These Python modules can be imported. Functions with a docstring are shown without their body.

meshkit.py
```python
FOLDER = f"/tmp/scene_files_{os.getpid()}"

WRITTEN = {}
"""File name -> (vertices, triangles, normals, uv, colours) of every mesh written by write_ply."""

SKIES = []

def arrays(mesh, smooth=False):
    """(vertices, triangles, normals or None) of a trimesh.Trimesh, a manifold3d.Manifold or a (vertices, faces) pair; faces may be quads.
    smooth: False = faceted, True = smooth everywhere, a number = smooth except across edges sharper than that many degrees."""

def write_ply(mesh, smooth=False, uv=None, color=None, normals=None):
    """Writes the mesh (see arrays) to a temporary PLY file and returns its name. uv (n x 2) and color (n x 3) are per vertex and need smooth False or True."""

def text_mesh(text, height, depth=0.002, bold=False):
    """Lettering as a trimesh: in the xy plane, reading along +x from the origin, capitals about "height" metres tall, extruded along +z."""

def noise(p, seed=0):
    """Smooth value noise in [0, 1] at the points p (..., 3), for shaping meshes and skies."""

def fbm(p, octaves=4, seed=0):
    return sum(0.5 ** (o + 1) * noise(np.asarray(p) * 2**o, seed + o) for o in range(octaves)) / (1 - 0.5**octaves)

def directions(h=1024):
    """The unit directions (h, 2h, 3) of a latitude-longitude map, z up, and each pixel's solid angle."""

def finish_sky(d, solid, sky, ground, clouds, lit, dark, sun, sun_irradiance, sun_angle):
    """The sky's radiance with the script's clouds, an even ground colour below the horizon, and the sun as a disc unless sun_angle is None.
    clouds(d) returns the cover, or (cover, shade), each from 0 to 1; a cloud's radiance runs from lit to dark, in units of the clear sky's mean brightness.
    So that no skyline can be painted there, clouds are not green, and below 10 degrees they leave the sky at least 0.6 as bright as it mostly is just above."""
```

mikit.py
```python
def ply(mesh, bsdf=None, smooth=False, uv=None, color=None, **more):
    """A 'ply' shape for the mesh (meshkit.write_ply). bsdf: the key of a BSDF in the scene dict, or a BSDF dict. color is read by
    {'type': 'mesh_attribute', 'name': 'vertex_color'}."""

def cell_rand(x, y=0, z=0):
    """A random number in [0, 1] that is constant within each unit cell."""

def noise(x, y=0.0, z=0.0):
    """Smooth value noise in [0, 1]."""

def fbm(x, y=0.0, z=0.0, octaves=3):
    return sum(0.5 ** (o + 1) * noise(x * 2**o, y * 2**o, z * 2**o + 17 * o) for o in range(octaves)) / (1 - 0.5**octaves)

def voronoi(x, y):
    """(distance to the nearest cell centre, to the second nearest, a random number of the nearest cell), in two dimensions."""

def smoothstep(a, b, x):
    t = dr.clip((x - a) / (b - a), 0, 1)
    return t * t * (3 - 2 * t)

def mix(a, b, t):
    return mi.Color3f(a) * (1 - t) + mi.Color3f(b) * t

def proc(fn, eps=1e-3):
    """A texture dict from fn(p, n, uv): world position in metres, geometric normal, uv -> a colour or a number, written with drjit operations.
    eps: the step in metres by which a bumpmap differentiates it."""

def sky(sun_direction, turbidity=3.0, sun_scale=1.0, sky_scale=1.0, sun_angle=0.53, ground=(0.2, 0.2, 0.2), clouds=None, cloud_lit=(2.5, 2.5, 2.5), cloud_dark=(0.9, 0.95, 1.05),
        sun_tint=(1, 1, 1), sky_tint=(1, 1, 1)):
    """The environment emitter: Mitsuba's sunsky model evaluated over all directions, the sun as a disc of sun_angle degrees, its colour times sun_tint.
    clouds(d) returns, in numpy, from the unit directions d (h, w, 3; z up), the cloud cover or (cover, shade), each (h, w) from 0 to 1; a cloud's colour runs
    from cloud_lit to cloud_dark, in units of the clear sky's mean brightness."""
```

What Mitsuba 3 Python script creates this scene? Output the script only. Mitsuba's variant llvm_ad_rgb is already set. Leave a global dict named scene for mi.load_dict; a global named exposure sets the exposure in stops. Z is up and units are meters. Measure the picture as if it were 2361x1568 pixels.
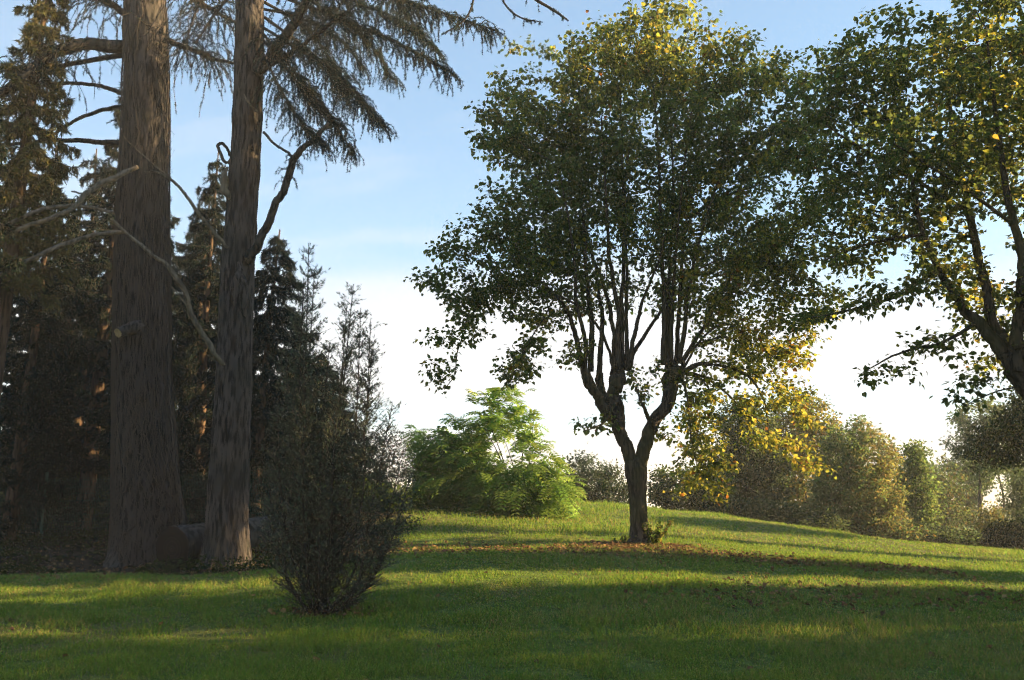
import math
import numpy as np
import mitsuba as mi
import mikit, meshkit
from scipy.spatial import cKDTree
from scipy.interpolate import RBFInterpolator

T = mi.ScalarTransform4f
rng = np.random.default_rng(11)
scene, labels = {}, {}

# ------------------------------------------------------------------ camera, sky, exposure
PITCH = math.atan((1170 - 784) / 2000.0)
CAM = np.array([0.0, 0.0, 1.6])
FWD = np.array([0, math.cos(PITCH), math.sin(PITCH)])
UP = np.array([0, -math.sin(PITCH), math.cos(PITCH)])
scene['camera'] = {'type': 'perspective', 'fov': math.degrees(2 * math.atan(1180.5 / 2000.0)), 'fov_axis': 'x',
                   'near_clip': 0.1, 'far_clip': 3000.0,
                   'to_world': T().look_at(origin=CAM.tolist(), target=(CAM + FWD).tolist(), up=[0, 0, 1])}
SUN_AZ, SUN_EL = math.radians(84.0), math.radians(19.0)        # from the view direction towards the right
SUN = [math.sin(SUN_AZ) * math.cos(SUN_EL), math.cos(SUN_AZ) * math.cos(SUN_EL), math.sin(SUN_EL)]


def clouds(d):
    el = np.degrees(np.arcsin(np.clip(d[..., 2], -1, 1)))
    az = np.degrees(np.arctan2(d[..., 0], d[..., 1]))
    p = np.stack([az / 16.0, el / 2.6, 0 * el], -1)
    n = meshkit.fbm(p, 5, seed=3)
    m = meshkit.fbm(np.stack([az / 30.0 + 9, el / 7.0, 0 * el + 4], -1), 4, seed=8)
    bank = 1 / (1 + np.exp(-(14.6 - el + (n - 0.5) * 5 + (m - 0.5) * 7) / 1.2))
    gap = np.clip(1.25 - np.exp(-((el - 6.4 - (m - .5) * 3) / 1.7) ** 2) * 0.9, 0, 1)
    wisp = np.clip((meshkit.fbm(np.stack([(az + 2.2 * el) / 13.0, (el - .25 * az) / 2.0, 0 * el + 2], -1), 5, seed=5) - 0.55) * 1.2, 0, .2) * np.clip((34 - el) / 18, 0, 1)
    veil = 0.12 + 0.18 * np.clip((30 - el) / 24, 0, 1)
    return np.clip(np.maximum(np.maximum(bank * gap * 0.95, wisp + veil), veil), 0, 1), 0 * el


scene['sky'] = mikit.sky(SUN, turbidity=3.0, sun_scale=1.0, sky_scale=0.56, clouds=clouds, cloud_lit=(1.5, 1.53, 1.56), sun_tint=(1.0, 0.94, 0.82), sky_tint=(1.02, 1.16, 1.20))
exposure = 4.0


def at(X, Y, d):
    """The world point at distance d (along y) that lies on the ray of the measured position (X, Y) in a 2361 x 1568 frame."""
    r = np.array([(X - 1180.5) / 2000.0, 0, 0]) + UP * (784 - Y) / 2000.0 + FWD
    return CAM + r * (d / r[1])


def px(d):
    return d / 2000.0                      # metres per measured pixel at distance d (on the axis)


# ------------------------------------------------------------------ helpers
def nrm(v):
    return v / np.maximum(np.linalg.norm(v, axis=-1, keepdims=True), 1e-12)


def tag(key, label=None, category=None, group=None, kind=None):
    e = labels.setdefault(key, {})
    for k, v in (('label', label), ('category', category), ('group', group), ('kind', kind)):
        if v:
            e[k] = v
    return key


def key_for(name):
    if not any(k == name or k.startswith(name + '__') for k in list(scene) + list(labels)):
        return name
    i = 1
    while any(k == f'{name}_{i:03d}' or k.startswith(f'{name}_{i:03d}__') for k in list(scene) + list(labels)):
        i += 1
    return f'{name}_{i:03d}'


_part_count = {}


def part(owner, name, mesh, bsdf, smooth=False, color=None, uv=None, kind=None, label=None):
    base = f'{owner}__{name}'
    n = _part_count.get(base, 0)
    _part_count[base] = n + 1
    k = base if n == 0 else f'{base}_{n:03d}'
    scene[k] = mikit.ply(mesh, bsdf, smooth=smooth, color=color, uv=uv)
    if kind or label:
        tag(k, label, kind=kind)
    return k


def spline(P, n):
    """Catmull-Rom through the rows of P (any width), n points."""
    P = np.asarray(P, float)
    if len(P) == 2:
        t = np.linspace(0, 1, n)[:, None]
        return P[0] * (1 - t) + P[1] * t
    Q = np.vstack([2 * P[0] - P[1], P, 2 * P[-1] - P[-2]])
    t = np.linspace(0, len(P) - 1 - 1e-9, n)
    i = t.astype(int)
    u = (t - i)[:, None]
    a, b, c, d = Q[i], Q[i + 1], Q[i + 2], Q[i + 3]
    return 0.5 * (2 * b + (c - a) * u + (2 * a - 5 * b + 4 * c - d) * u ** 2 + (3 * b - a - 3 * c + d) * u ** 3)


def tube(P, R, k=6, bump=None):
    """A closed tapered tube. bump(points (n,k,3), angle (k), P) -> radial factor."""
    P, R = np.asarray(P, float), np.asarray(R, float)
    n = len(P)
    t = nrm(np.gradient(P, axis=0))
    ref = np.array([1.0, 0, 0]) if abs(t[:, 0]).mean() < 0.8 else np.array([0, 1.0, 0])
    s = nrm(np.cross(t, ref))
    b = np.cross(s, t)
    th = np.arange(k) * 2 * math.pi / k
    ring = s[:, None] * np.cos(th)[None, :, None] + b[:, None] * np.sin(th)[None, :, None]
    rr = np.repeat(R[:, None], k, 1)
    if bump is not None:
        rr = rr * bump(P[:, None] + ring * R[:, None, None], th)
    V = (P[:, None] + ring * rr[..., None]).reshape(-1, 3)
    i, j = np.meshgrid(np.arange(n - 1), np.arange(k), indexing='ij')
    a, c = i * k + j, i * k + (j + 1) % k
    F = np.concatenate([np.stack([a, c, c + k], -1), np.stack([a, c + k, a + k], -1)], 0).reshape(-1, 3)
    e = np.arange(k)
    F = np.vstack([F, np.stack([e * 0 + n * k, (e + 1) % k, e], 1), np.stack([e * 0 + n * k + 1, (n - 1) * k + e, (n - 1) * k + (e + 1) % k], 1)])
    return np.vstack([V, P[:1], P[-1:]]), F


def tubes3(A, B, ra, rb):
    """Many three-sided straight segments at once."""
    t = nrm(B - A)
    ref = np.where(np.abs(t[:, 2:3]) < 0.9, [[0, 0, 1.0]], [[1.0, 0, 0]])
    s = nrm(np.cross(t, ref))
    b = np.cross(t, s)
    th = np.arange(3) * 2 * math.pi / 3
    ring = s[:, None] * np.cos(th)[None, :, None] + b[:, None] * np.sin(th)[None, :, None]
    V = np.concatenate([A[:, None] + ring * np.reshape(ra, (-1, 1, 1)), B[:, None] + ring * np.reshape(rb, (-1, 1, 1))], 1).reshape(-1, 3)
    f = np.array([[j, (j + 1) % 3, (j + 1) % 3 + 3] for j in range(3)] + [[j, (j + 1) % 3 + 3, j + 3] for j in range(3)])
    F = (f[None] + (np.arange(len(A)) * 6)[:, None, None]).reshape(-1, 3)
    return V, F


def join(ms):
    vs, fs, n = [], [], 0
    for v, f in ms:
        vs.append(v)
        fs.append(np.asarray(f) + n)
        n += len(v)
    return np.vstack(vs), np.vstack(fs)


LEAF = {   # outline: (along, across, fold) and triangles
    'heart': (np.array([[0, 0, 0], [.02, .34, .10], [.42, .48, .12], [1, 0, -.10], [.42, -.48, .12], [.02, -.34, .10], [.45, 0, 0]]), np.array([[0, 1, 6], [1, 2, 6], [2, 3, 6], [3, 4, 6], [4, 5, 6], [5, 0, 6]])),
    'oval': (np.array([[0, 0, 0], [.45, .5, .1], [1, 0, -.05], [.45, -.5, .1]]), np.array([[0, 1, 2], [0, 2, 3]])),
    'needle': (np.array([[0, -.5, 0], [0, .5, 0], [1, 0, 0]]), np.array([[0, 1, 2]])),
    'blade': (np.array([[0, -.5, 0], [0, .5, 0], [.55, .38, .12], [.55, -.38, .12], [1, 0, .42]]), np.array([[0, 1, 2], [0, 2, 3], [3, 2, 4]])),
}


def blades(pos, axis, normal, length, width, kind, color=None, fold_by='width'):
    t, f = LEAF[kind]
    a = nrm(axis)
    s = nrm(np.cross(normal, a))
    n = np.cross(a, s)
    length, width = np.broadcast_to(length, len(pos)), np.broadcast_to(width, len(pos))
    fold = length if kind == 'blade' else width
    V = pos[:, None] + a[:, None] * (t[:, 0] * length[:, None])[..., None] + s[:, None] * (t[:, 1] * width[:, None])[..., None] + n[:, None] * (t[:, 2] * fold[:, None])[..., None]
    F = (f[None] + (np.arange(len(pos)) * len(t))[:, None, None]).reshape(-1, 3)
    C = None if color is None else np.repeat(color, len(t), 0)
    return (V.reshape(-1, 3), F), C


def tints(n, palette, weights=None, jitter=0.18, pick=None):
    palette = np.asarray(palette, float)
    if pick is None:
        pick = rng.choice(len(palette), n, p=np.asarray(weights) / np.sum(weights) if weights is not None else None)
    c = palette[pick] * np.exp(rng.normal(0, jitter, (n, 1))) * np.exp(rng.normal(0, jitter * .35, (n, 3)))
    return np.clip(c, 0, .9)


def in_ellipsoids(E, n, shell=0.0):
    """n points in the union of ellipsoids (centre, radii (3), weight); returns points and ellipsoid number."""
    w = np.array([np.prod(r) * wt for c, r, wt in E])
    i = rng.choice(len(E), n, p=w / w.sum())
    d = nrm(rng.normal(size=(n, 3)))
    r = rng.random(n) ** (1 / 3)
    r = r * (1 - shell) + shell * (r ** 0.35)
    C, R = np.array([e[0] for e in E]), np.array([e[1] for e in E])
    return C[i] + d * r[:, None] * R[i], i


def boughs(E, n_clumps, lo, hi, n, shell):
    """Points in rounded boughs spread through the ellipsoids E, so that gaps stay between them."""
    wt = np.array([(np.prod(e[1]) ** .62) * e[2] for e in E])
    m = np.maximum(2, np.round(n_clumps * wt / wt.sum()).astype(int))
    c = np.vstack([in_ellipsoids([(e[0], e[1] * .92, 1)], k, shell)[0] for e, k in zip(E, m)])
    r = np.concatenate([np.minimum(rng.uniform(lo, hi, k), max(.35, e[1].min() * .8)) for e, k in zip(E, m)])
    i = rng.choice(len(c), n, p=r ** 2 / (r ** 2).sum())
    d = nrm(rng.normal(size=(n, 3)))
    return c[i] + d * (r[i] * rng.random(n) ** .45)[:, None] * [1.1, 1.1, .7]


def ell(X, Y, rx, ry, d, rd, w=1.0):
    return at(X, Y, d), np.array([rx * px(d), rd, ry * px(d)]), w


def grow(P, par, A, step, infl, kill, iters, bias=(0, 0, 0), wob=0.25):
    """Space colonization from the nodes P (parents par) towards the points A."""
    P, par, A = np.asarray(P, float), list(par), np.asarray(A, float)
    for _ in range(iters):
        if not len(A):
            break
        t = cKDTree(P)
        d, i = t.query(A, distance_upper_bound=infl)
        ok = np.isfinite(d)
        if not ok.any():
            break
        acc = np.zeros_like(P)
        np.add.at(acc, i[ok], (A[ok] - P[i[ok]]) / np.maximum(d[ok, None], 1e-9))
        idx = np.unique(i[ok])
        v = nrm(acc[idx]) + rng.normal(0, wob, (len(idx), 3)) + bias
        new = P[idx] + nrm(v) * step
        dn, _ = t.query(new)
        keep = dn > 0.45 * step
        if keep.any():
            P = np.vstack([P, new[keep]])
            par.extend(idx[keep].tolist())
        dk, _ = cKDTree(new).query(A, distance_upper_bound=kill)
        A = A[~np.isfinite(dk)]
    return P, np.array(par)


def skeleton_radii(P, par, r0, e):
    n = len(P)
    kids = np.zeros(n, int)
    has = par >= 0
    np.add.at(kids, par[has], 1)
    w = (kids == 0).astype(float)
    for i in range(n - 1, -1, -1):
        if par[i] >= 0:
            w[par[i]] += w[i]
    return r0 * w ** e, w


def twig_mesh(P, par, rad, first, cap=1.0):
    i = np.arange(first, len(P))
    i = i[par[i] >= 0]
    r_end = rad[i]
    r_start = np.minimum(np.minimum(rad[par[i]], rad[i] * 1.5), cap)
    return tubes3(P[par[i]], P[i] + nrm(P[i] - P[par[i]]) * 0.01, r_start, r_end)


def bark_bump(freq, amp, seed, vert=0.16):
    def f(q, th):
        n = meshkit.fbm(q * np.array([freq, freq, freq * vert]), 3, seed=seed)
        r = np.abs(n - 0.5) * 2
        return 1 + amp * (r - 0.35)
    return f


# ------------------------------------------------------------------ materials
def rgb(*c):
    return {'type': 'rgb', 'value': list(c)}


VC = {'type': 'mesh_attribute', 'name': 'vertex_color'}


def leaf_mat(rough=0.5, trans=0.95, spec=None):
    return {'type': 'principledthin', 'base_color': VC, 'roughness': rough, 'diff_trans': trans, 'eta': 1.4}


scene['mat_leaf'] = leaf_mat(0.55, 1.25)
scene['mat_needle'] = leaf_mat(0.6, 0.6)
scene['mat_grass'] = leaf_mat(0.6, 0.95)
scene['mat_dry_leaf'] = leaf_mat(0.75, 0.4)


def bark_proc(dark, light, moss, freq, moss_amt):
    def fn(p, n, uv):
        a = mikit.fbm(p.x * freq, p.y * freq, p.z * freq * .13, 4)
        b = mikit.fbm(p.x * 2.1 + 7, p.y * 2.1, p.z * 1.3, 3)
        c = mikit.mix(dark, light, mikit.smoothstep(.34, .62, a))
        return mikit.mix(c, moss, moss_amt * mikit.smoothstep(.46, .66, b))
    return mikit.proc(fn)


def bark(dark, light, moss, freq, moss_amt):
    return {'type': 'twosided', 'bsdf': {'type': 'principled', 'base_color': bark_proc(dark, light, moss, freq, moss_amt), 'roughness': 0.9, 'specular': 0.25}}


scene['mat_cedar_bark'] = bark((.014, .0125, .012), (.078, .068, .064), (.032, .035, .029), 22, .45)
scene['mat_linden_bark'] = bark((.028, .023, .018), (.085, .07, .055), (.055, .06, .02), 26, .5)
scene['mat_spruce_bark'] = bark((.045, .03, .022), (.12, .08, .055), (.05, .05, .03), 20, .3)
scene['mat_dead_wood'] = bark((.08, .068, .055), (.19, .165, .135), (.10, .10, .07), 24, .35)
scene['mat_log_bark'] = bark((.016, .015, .014), (.062, .058, .056), (.03, .034, .024), 14, .4)
scene['mat_twig'] = {'type': 'twosided', 'bsdf': {'type': 'principled', 'base_color': rgb(.05, .042, .036), 'roughness': .85, 'specular': .2}}
scene['mat_vine'] = {'type': 'twosided', 'bsdf': {'type': 'principled', 'base_color': rgb(.085, .072, .06), 'roughness': .9, 'specular': .15}}


def cut_fn(p, n, uv):
    r = dr_sqrt(uv)
    return mikit.mix((.018, .014, .011), (.04, .03, .024), mikit.smoothstep(.3, .7, mikit.fbm(r * 26, 0, 0, 2)) * .8 + .03 * mikit.fbm(p.x * 30, p.y * 30, p.z * 30, 2))


def dr_sqrt(uv):
    return mi.Float(uv.x)


scene['mat_cut_wood'] = {'type': 'twosided', 'bsdf': {'type': 'principled', 'base_color': mikit.proc(cut_fn), 'roughness': .9, 'specular': .2}}
scene['mat_fresh_wood'] = bark((.24, .18, .10), (.42, .33, .20), (.3, .25, .15), 30, .3)
scene['mat_fence'] = {'type': 'twosided', 'bsdf': {'type': 'principled', 'base_color': rgb(.05, .11, .075), 'roughness': .45, 'specular': .5}}


def soil_fn(p, n, uv):
    big = mikit.fbm(p.x * .35, p.y * .35, 0, 4)
    fine = mikit.fbm(p.x * 9, p.y * 9, 3, 4)
    grain = mikit.fbm(p.x * 40, p.y * 40, 1, 2)
    green = mikit.mix((.035, .058, .014), (.10, .14, .034), mikit.smoothstep(.25, .75, .5 * fine + .5 * grain))
    dry = mikit.mix((.075, .065, .028), (.12, .10, .045), grain)
    g = mikit.mix(green, dry, .55 * mikit.smoothstep(.48, .68, big))
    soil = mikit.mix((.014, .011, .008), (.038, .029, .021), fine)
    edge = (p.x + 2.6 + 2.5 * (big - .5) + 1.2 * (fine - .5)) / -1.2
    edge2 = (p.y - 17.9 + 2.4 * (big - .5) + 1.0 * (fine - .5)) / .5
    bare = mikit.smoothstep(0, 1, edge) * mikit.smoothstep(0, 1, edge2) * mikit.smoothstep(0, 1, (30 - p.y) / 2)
    return mikit.mix(g, soil, bare)


scene['mat_lawn'] = {'type': 'twosided', 'bsdf': {'type': 'principled', 'base_color': mikit.proc(soil_fn), 'roughness': .95, 'specular': .1}}

# ------------------------------------------------------------------ the ground
ctrl = []
for X, Y, d in [(950, 1146, 33), (1150, 1166, 33), (1200, 1186, 30.5), (1300, 1163, 34), (1450, 1170, 35.5), (1700, 1196, 37), (1900, 1240, 38.5), (2100, 1262, 40), (2361, 1277, 41),
                (1475, 1256, 22), (1475, 1296, 18), (1000, 1255, 22), (900, 1290, 18), (2000, 1275, 25), (2361, 1300, 25), (550, 1308, 20), (350, 1300, 21.5), (760, 1415, 12.8), (100, 1330, 17.5),
                (500, 1215, 27), (0, 1235, 27), (800, 1180, 28)]:
    p = at(X, Y, d)
    ctrl.append(p)
for x in (-14, -5, 4, 13):
    for y in (-6, 0, 6, 9.5):
        ctrl.append(np.array([x, y, 0.0]))
for x in (-14, -5, 4):
    ctrl.append(np.array([x, 48, 0.9]))
for x in (13, 24, 34):
    ctrl.append(np.array([x, 48, -0.7]))
for x in (28, 40):
    for y in (0, 12, 25):
        ctrl.append(np.array([x, y, -0.1]))
for x in (-40, -28):
    for y in (0, 12, 25, 40):
        ctrl.append(np.array([x, y, 0.2 + y * .015]))
ctrl = np.array(ctrl)
rbf = RBFInterpolator(ctrl[:, :2], ctrl[:, 2], kernel='thin_plate_spline', smoothing=0.15)


def smooth01(a, b, x):
    t = np.clip((x - a) / (b - a), 0, 1)
    return t * t * (3 - 2 * t)


_gx, _gy = np.linspace(-60, 80, 281), np.linspace(-20, 80, 201)
_GX, _GY = np.meshgrid(_gx, _gy, indexing='ij')
_G = rbf(np.stack([np.clip(_GX, -42, 42), np.clip(_GY, -8, 49)], -1).reshape(-1, 2)).reshape(_GX.shape)
_G = _G + (meshkit.fbm(np.stack([_GX * .35, _GY * .35, 0 * _GX], -1), 3, seed=4) - .5) * 0.10
_far = np.maximum(smooth01(45, 70, _GY), smooth01(40, 70, np.abs(_GX - 10)))
_G = _G * (1 - _far) + (-0.6) * _far


def gz(x, y):
    x, y = np.asarray(x, float), np.asarray(y, float)
    fx, fy = np.clip((x + 60) / 0.5, 0, 279.999), np.clip((y + 20) / 0.5, 0, 199.999)
    i, j = fx.astype(int), fy.astype(int)
    u, v = fx - i, fy - j
    return _G[i, j] * (1 - u) * (1 - v) + _G[i + 1, j] * u * (1 - v) + _G[i, j + 1] * (1 - u) * v + _G[i + 1, j + 1] * u * v


xs = np.unique(np.concatenate([np.linspace(-900, -60, 16), np.arange(-60, 80.01, .5), np.linspace(80, 900, 16)]))
ys = np.unique(np.concatenate([np.linspace(-300, -20, 8), np.arange(-20, 80.01, .5), np.linspace(80, 1500, 18)]))
X_, Y_ = np.meshgrid(xs, ys, indexing='ij')
V = np.stack([X_, Y_, gz(X_, Y_)], -1).reshape(-1, 3)
i, j = np.meshgrid(np.arange(len(xs) - 1), np.arange(len(ys) - 1), indexing='ij')
a = (i * len(ys) + j).ravel()
F = np.stack([a, a + len(ys), a + len(ys) + 1, a + 1], 1)
scene['lawn'] = mikit.ply((V, F), 'mat_lawn', smooth=True)
tag('lawn', 'green park lawn rising to a low mound behind the trees', kind='structure')


def on_ground(X, Y, d):
    """The measured column X at distance d, dropped on the ground."""
    p = at(X, Y, d)
    return np.array([p[0], p[1], gz(p[0], p[1])])


def bare_mask(x, y):
    n = meshkit.fbm(np.stack([x * .5, y * .5, 0 * x], -1), 3, seed=9) - .5
    return (x < -3.0 + 2 * n) & (y > 17.7 + 1.6 * n) & (y < 30)


# ------------------------------------------------------------------ linden trees
GREEN = [(.115, .15, .045), (.095, .135, .045), (.145, .18, .045)]
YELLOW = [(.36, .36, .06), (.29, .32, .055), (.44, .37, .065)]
RUST = [(.28, .13, .03), (.22, .10, .035)]


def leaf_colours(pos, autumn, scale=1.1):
    """Green leaves, in whole patches and singly turned yellow or rust-brown; autumn (per leaf) sets the yellow share, from the season and from sunlight painted as leaf colour."""
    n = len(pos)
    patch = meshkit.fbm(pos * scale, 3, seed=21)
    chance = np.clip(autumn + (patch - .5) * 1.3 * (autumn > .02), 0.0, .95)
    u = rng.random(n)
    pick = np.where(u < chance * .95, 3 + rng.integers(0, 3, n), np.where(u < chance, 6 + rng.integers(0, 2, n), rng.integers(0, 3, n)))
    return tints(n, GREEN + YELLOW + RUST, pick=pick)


def tree_leaves(tree, P, par, w, first, n_leaves, size, spread, autumn_sun_of, kind='heart', max_w=7, droop=.45, aspect=.95, mat='mat_leaf', name='crown', colour=None, up=0.9):
    idx = np.arange(first, len(P))
    idx = idx[w[idx] <= max_w]
    i = rng.choice(idx, n_leaves)
    t = rng.random(n_leaves)[:, None]
    q = np.where(par[i] >= 0, par[i], i)
    pos = P[i] * t + P[q] * (1 - t) + rng.normal(0, spread, (n_leaves, 3)) * [1, 1, .75]
    out = nrm(pos - P[i]) + .5 * nrm(P[i] - P[q])
    axis = nrm(out + rng.normal(0, .5, (n_leaves, 3))) + np.array([0, 0, -droop])
    normal = nrm(np.array([0, 0, up]) + rng.normal(0, .42, (n_leaves, 3)))
    L = size * (.45 + .8 * rng.random(n_leaves) ** .8)
    col = leaf_colours(pos, autumn_sun_of(pos)) if colour is None else colour(pos)
    m, c = blades(pos, axis, normal, L, L * aspect, kind, col)
    return part(tree, name, m, mat, color=c, kind='stuff')


def woody(tree, name, pts, bsdf, n=24, k=10, bump=None, smooth=True, jit=.55):
    """pts: rows (X, Y, depth, radius in measured pixels)."""
    s = spline(np.array(pts, float), n)
    P = np.array([at(*r[:3]) for r in s])
    R = np.maximum(s[:, 3], .3) * px(s[:, 2])
    wob = np.stack([np.convolve(rng.normal(0, 1, n + 8), np.ones(5) / 5, 'same')[4:-4] for _ in range(3)], 1)
    P = P + wob * (jit * R + .25 * jit * px(s[:, 2]))[:, None] * np.minimum(np.arange(n) / 6, 1)[:, None]
    part(tree, name, tube(P, R, k, bump), bsdf, smooth=smooth)
    return P, R


def seeds_of(paths, step):
    """Skeleton nodes along the given polylines (each a chain of its own root)."""
    N, par = [], []
    for P in paths:
        d = np.concatenate([[0], np.cumsum(np.linalg.norm(np.diff(P, axis=0), axis=1))])
        m = max(2, int(d[-1] / step))
        q = np.stack([np.interp(np.linspace(0, d[-1], m), d, P[:, c]) for c in range(3)], 1)
        for j_, r in enumerate(q):
            par.append(-1 if j_ == 0 else len(N) - 1)
            N.append(r)
    return np.array(N), par


LB = bark_bump(24, .16, 3)
linden = key_for('linden_tree')
tag(linden, 'large pollarded linden on the mound with upright shoots rising from three knuckles', 'tree', group='linden trees on the lawn')
D = 22.0
s = spline(np.array([(1476, 1268, D, 40), (1475, 1252, D, 29), (1474.5, 1238, D, 23.5), (1474, 1215, D, 21), (1472, 1178, D, 20), (1469, 1120, D, 22), (1466, 1085, D, 26), (1463, 1060, D, 22)], float), 60)
part(linden, 'trunk', tube(np.array([at(*r[:3]) for r in s]), s[:, 3] * px(D), 28, LB), 'mat_linden_bark', smooth=True)
limbs = [
    [(1463, 1085, D, 17), (1444, 1032, D, 15), (1427, 995, D - .05, 15), (1410, 955, D - .1, 14), (1390, 930, D - .2, 12), (1371, 903, D - .3, 11), (1357, 880, D - .35, 13), (1351, 858, D - .35, 11), (1350, 850, D - .35, 4)],
    [(1415, 965, D, 11), (1402, 930, D + .2, 9), (1390, 900, D + .35, 8), (1382, 872, D + .4, 10), (1382, 860, D + .4, 4)],
    [(1427, 995, D, 13), (1420, 955, D + .05, 16), (1420, 905, D + .1, 15), (1423, 872, D + .1, 18), (1423, 852, D + .1, 15), (1424, 842, D + .1, 5)],
    [(1470, 1085, D, 18), (1484, 1040, D, 16), (1508, 985, D + .1, 15), (1533, 935, D + .2, 15), (1545, 890, D + .25, 18), (1550, 860, D + .25, 20), (1551, 843, D + .25, 13), (1551, 836, D + .25, 4)],
]
for L in limbs:
    woody(linden, 'limb', L, 'mat_linden_bark', n=46, k=20, bump=bark_bump(16, .24, 5))
C = lambda x, y, dd: (922 + .5 * x, 553.4 + .5 * y, D + dd)
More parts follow.
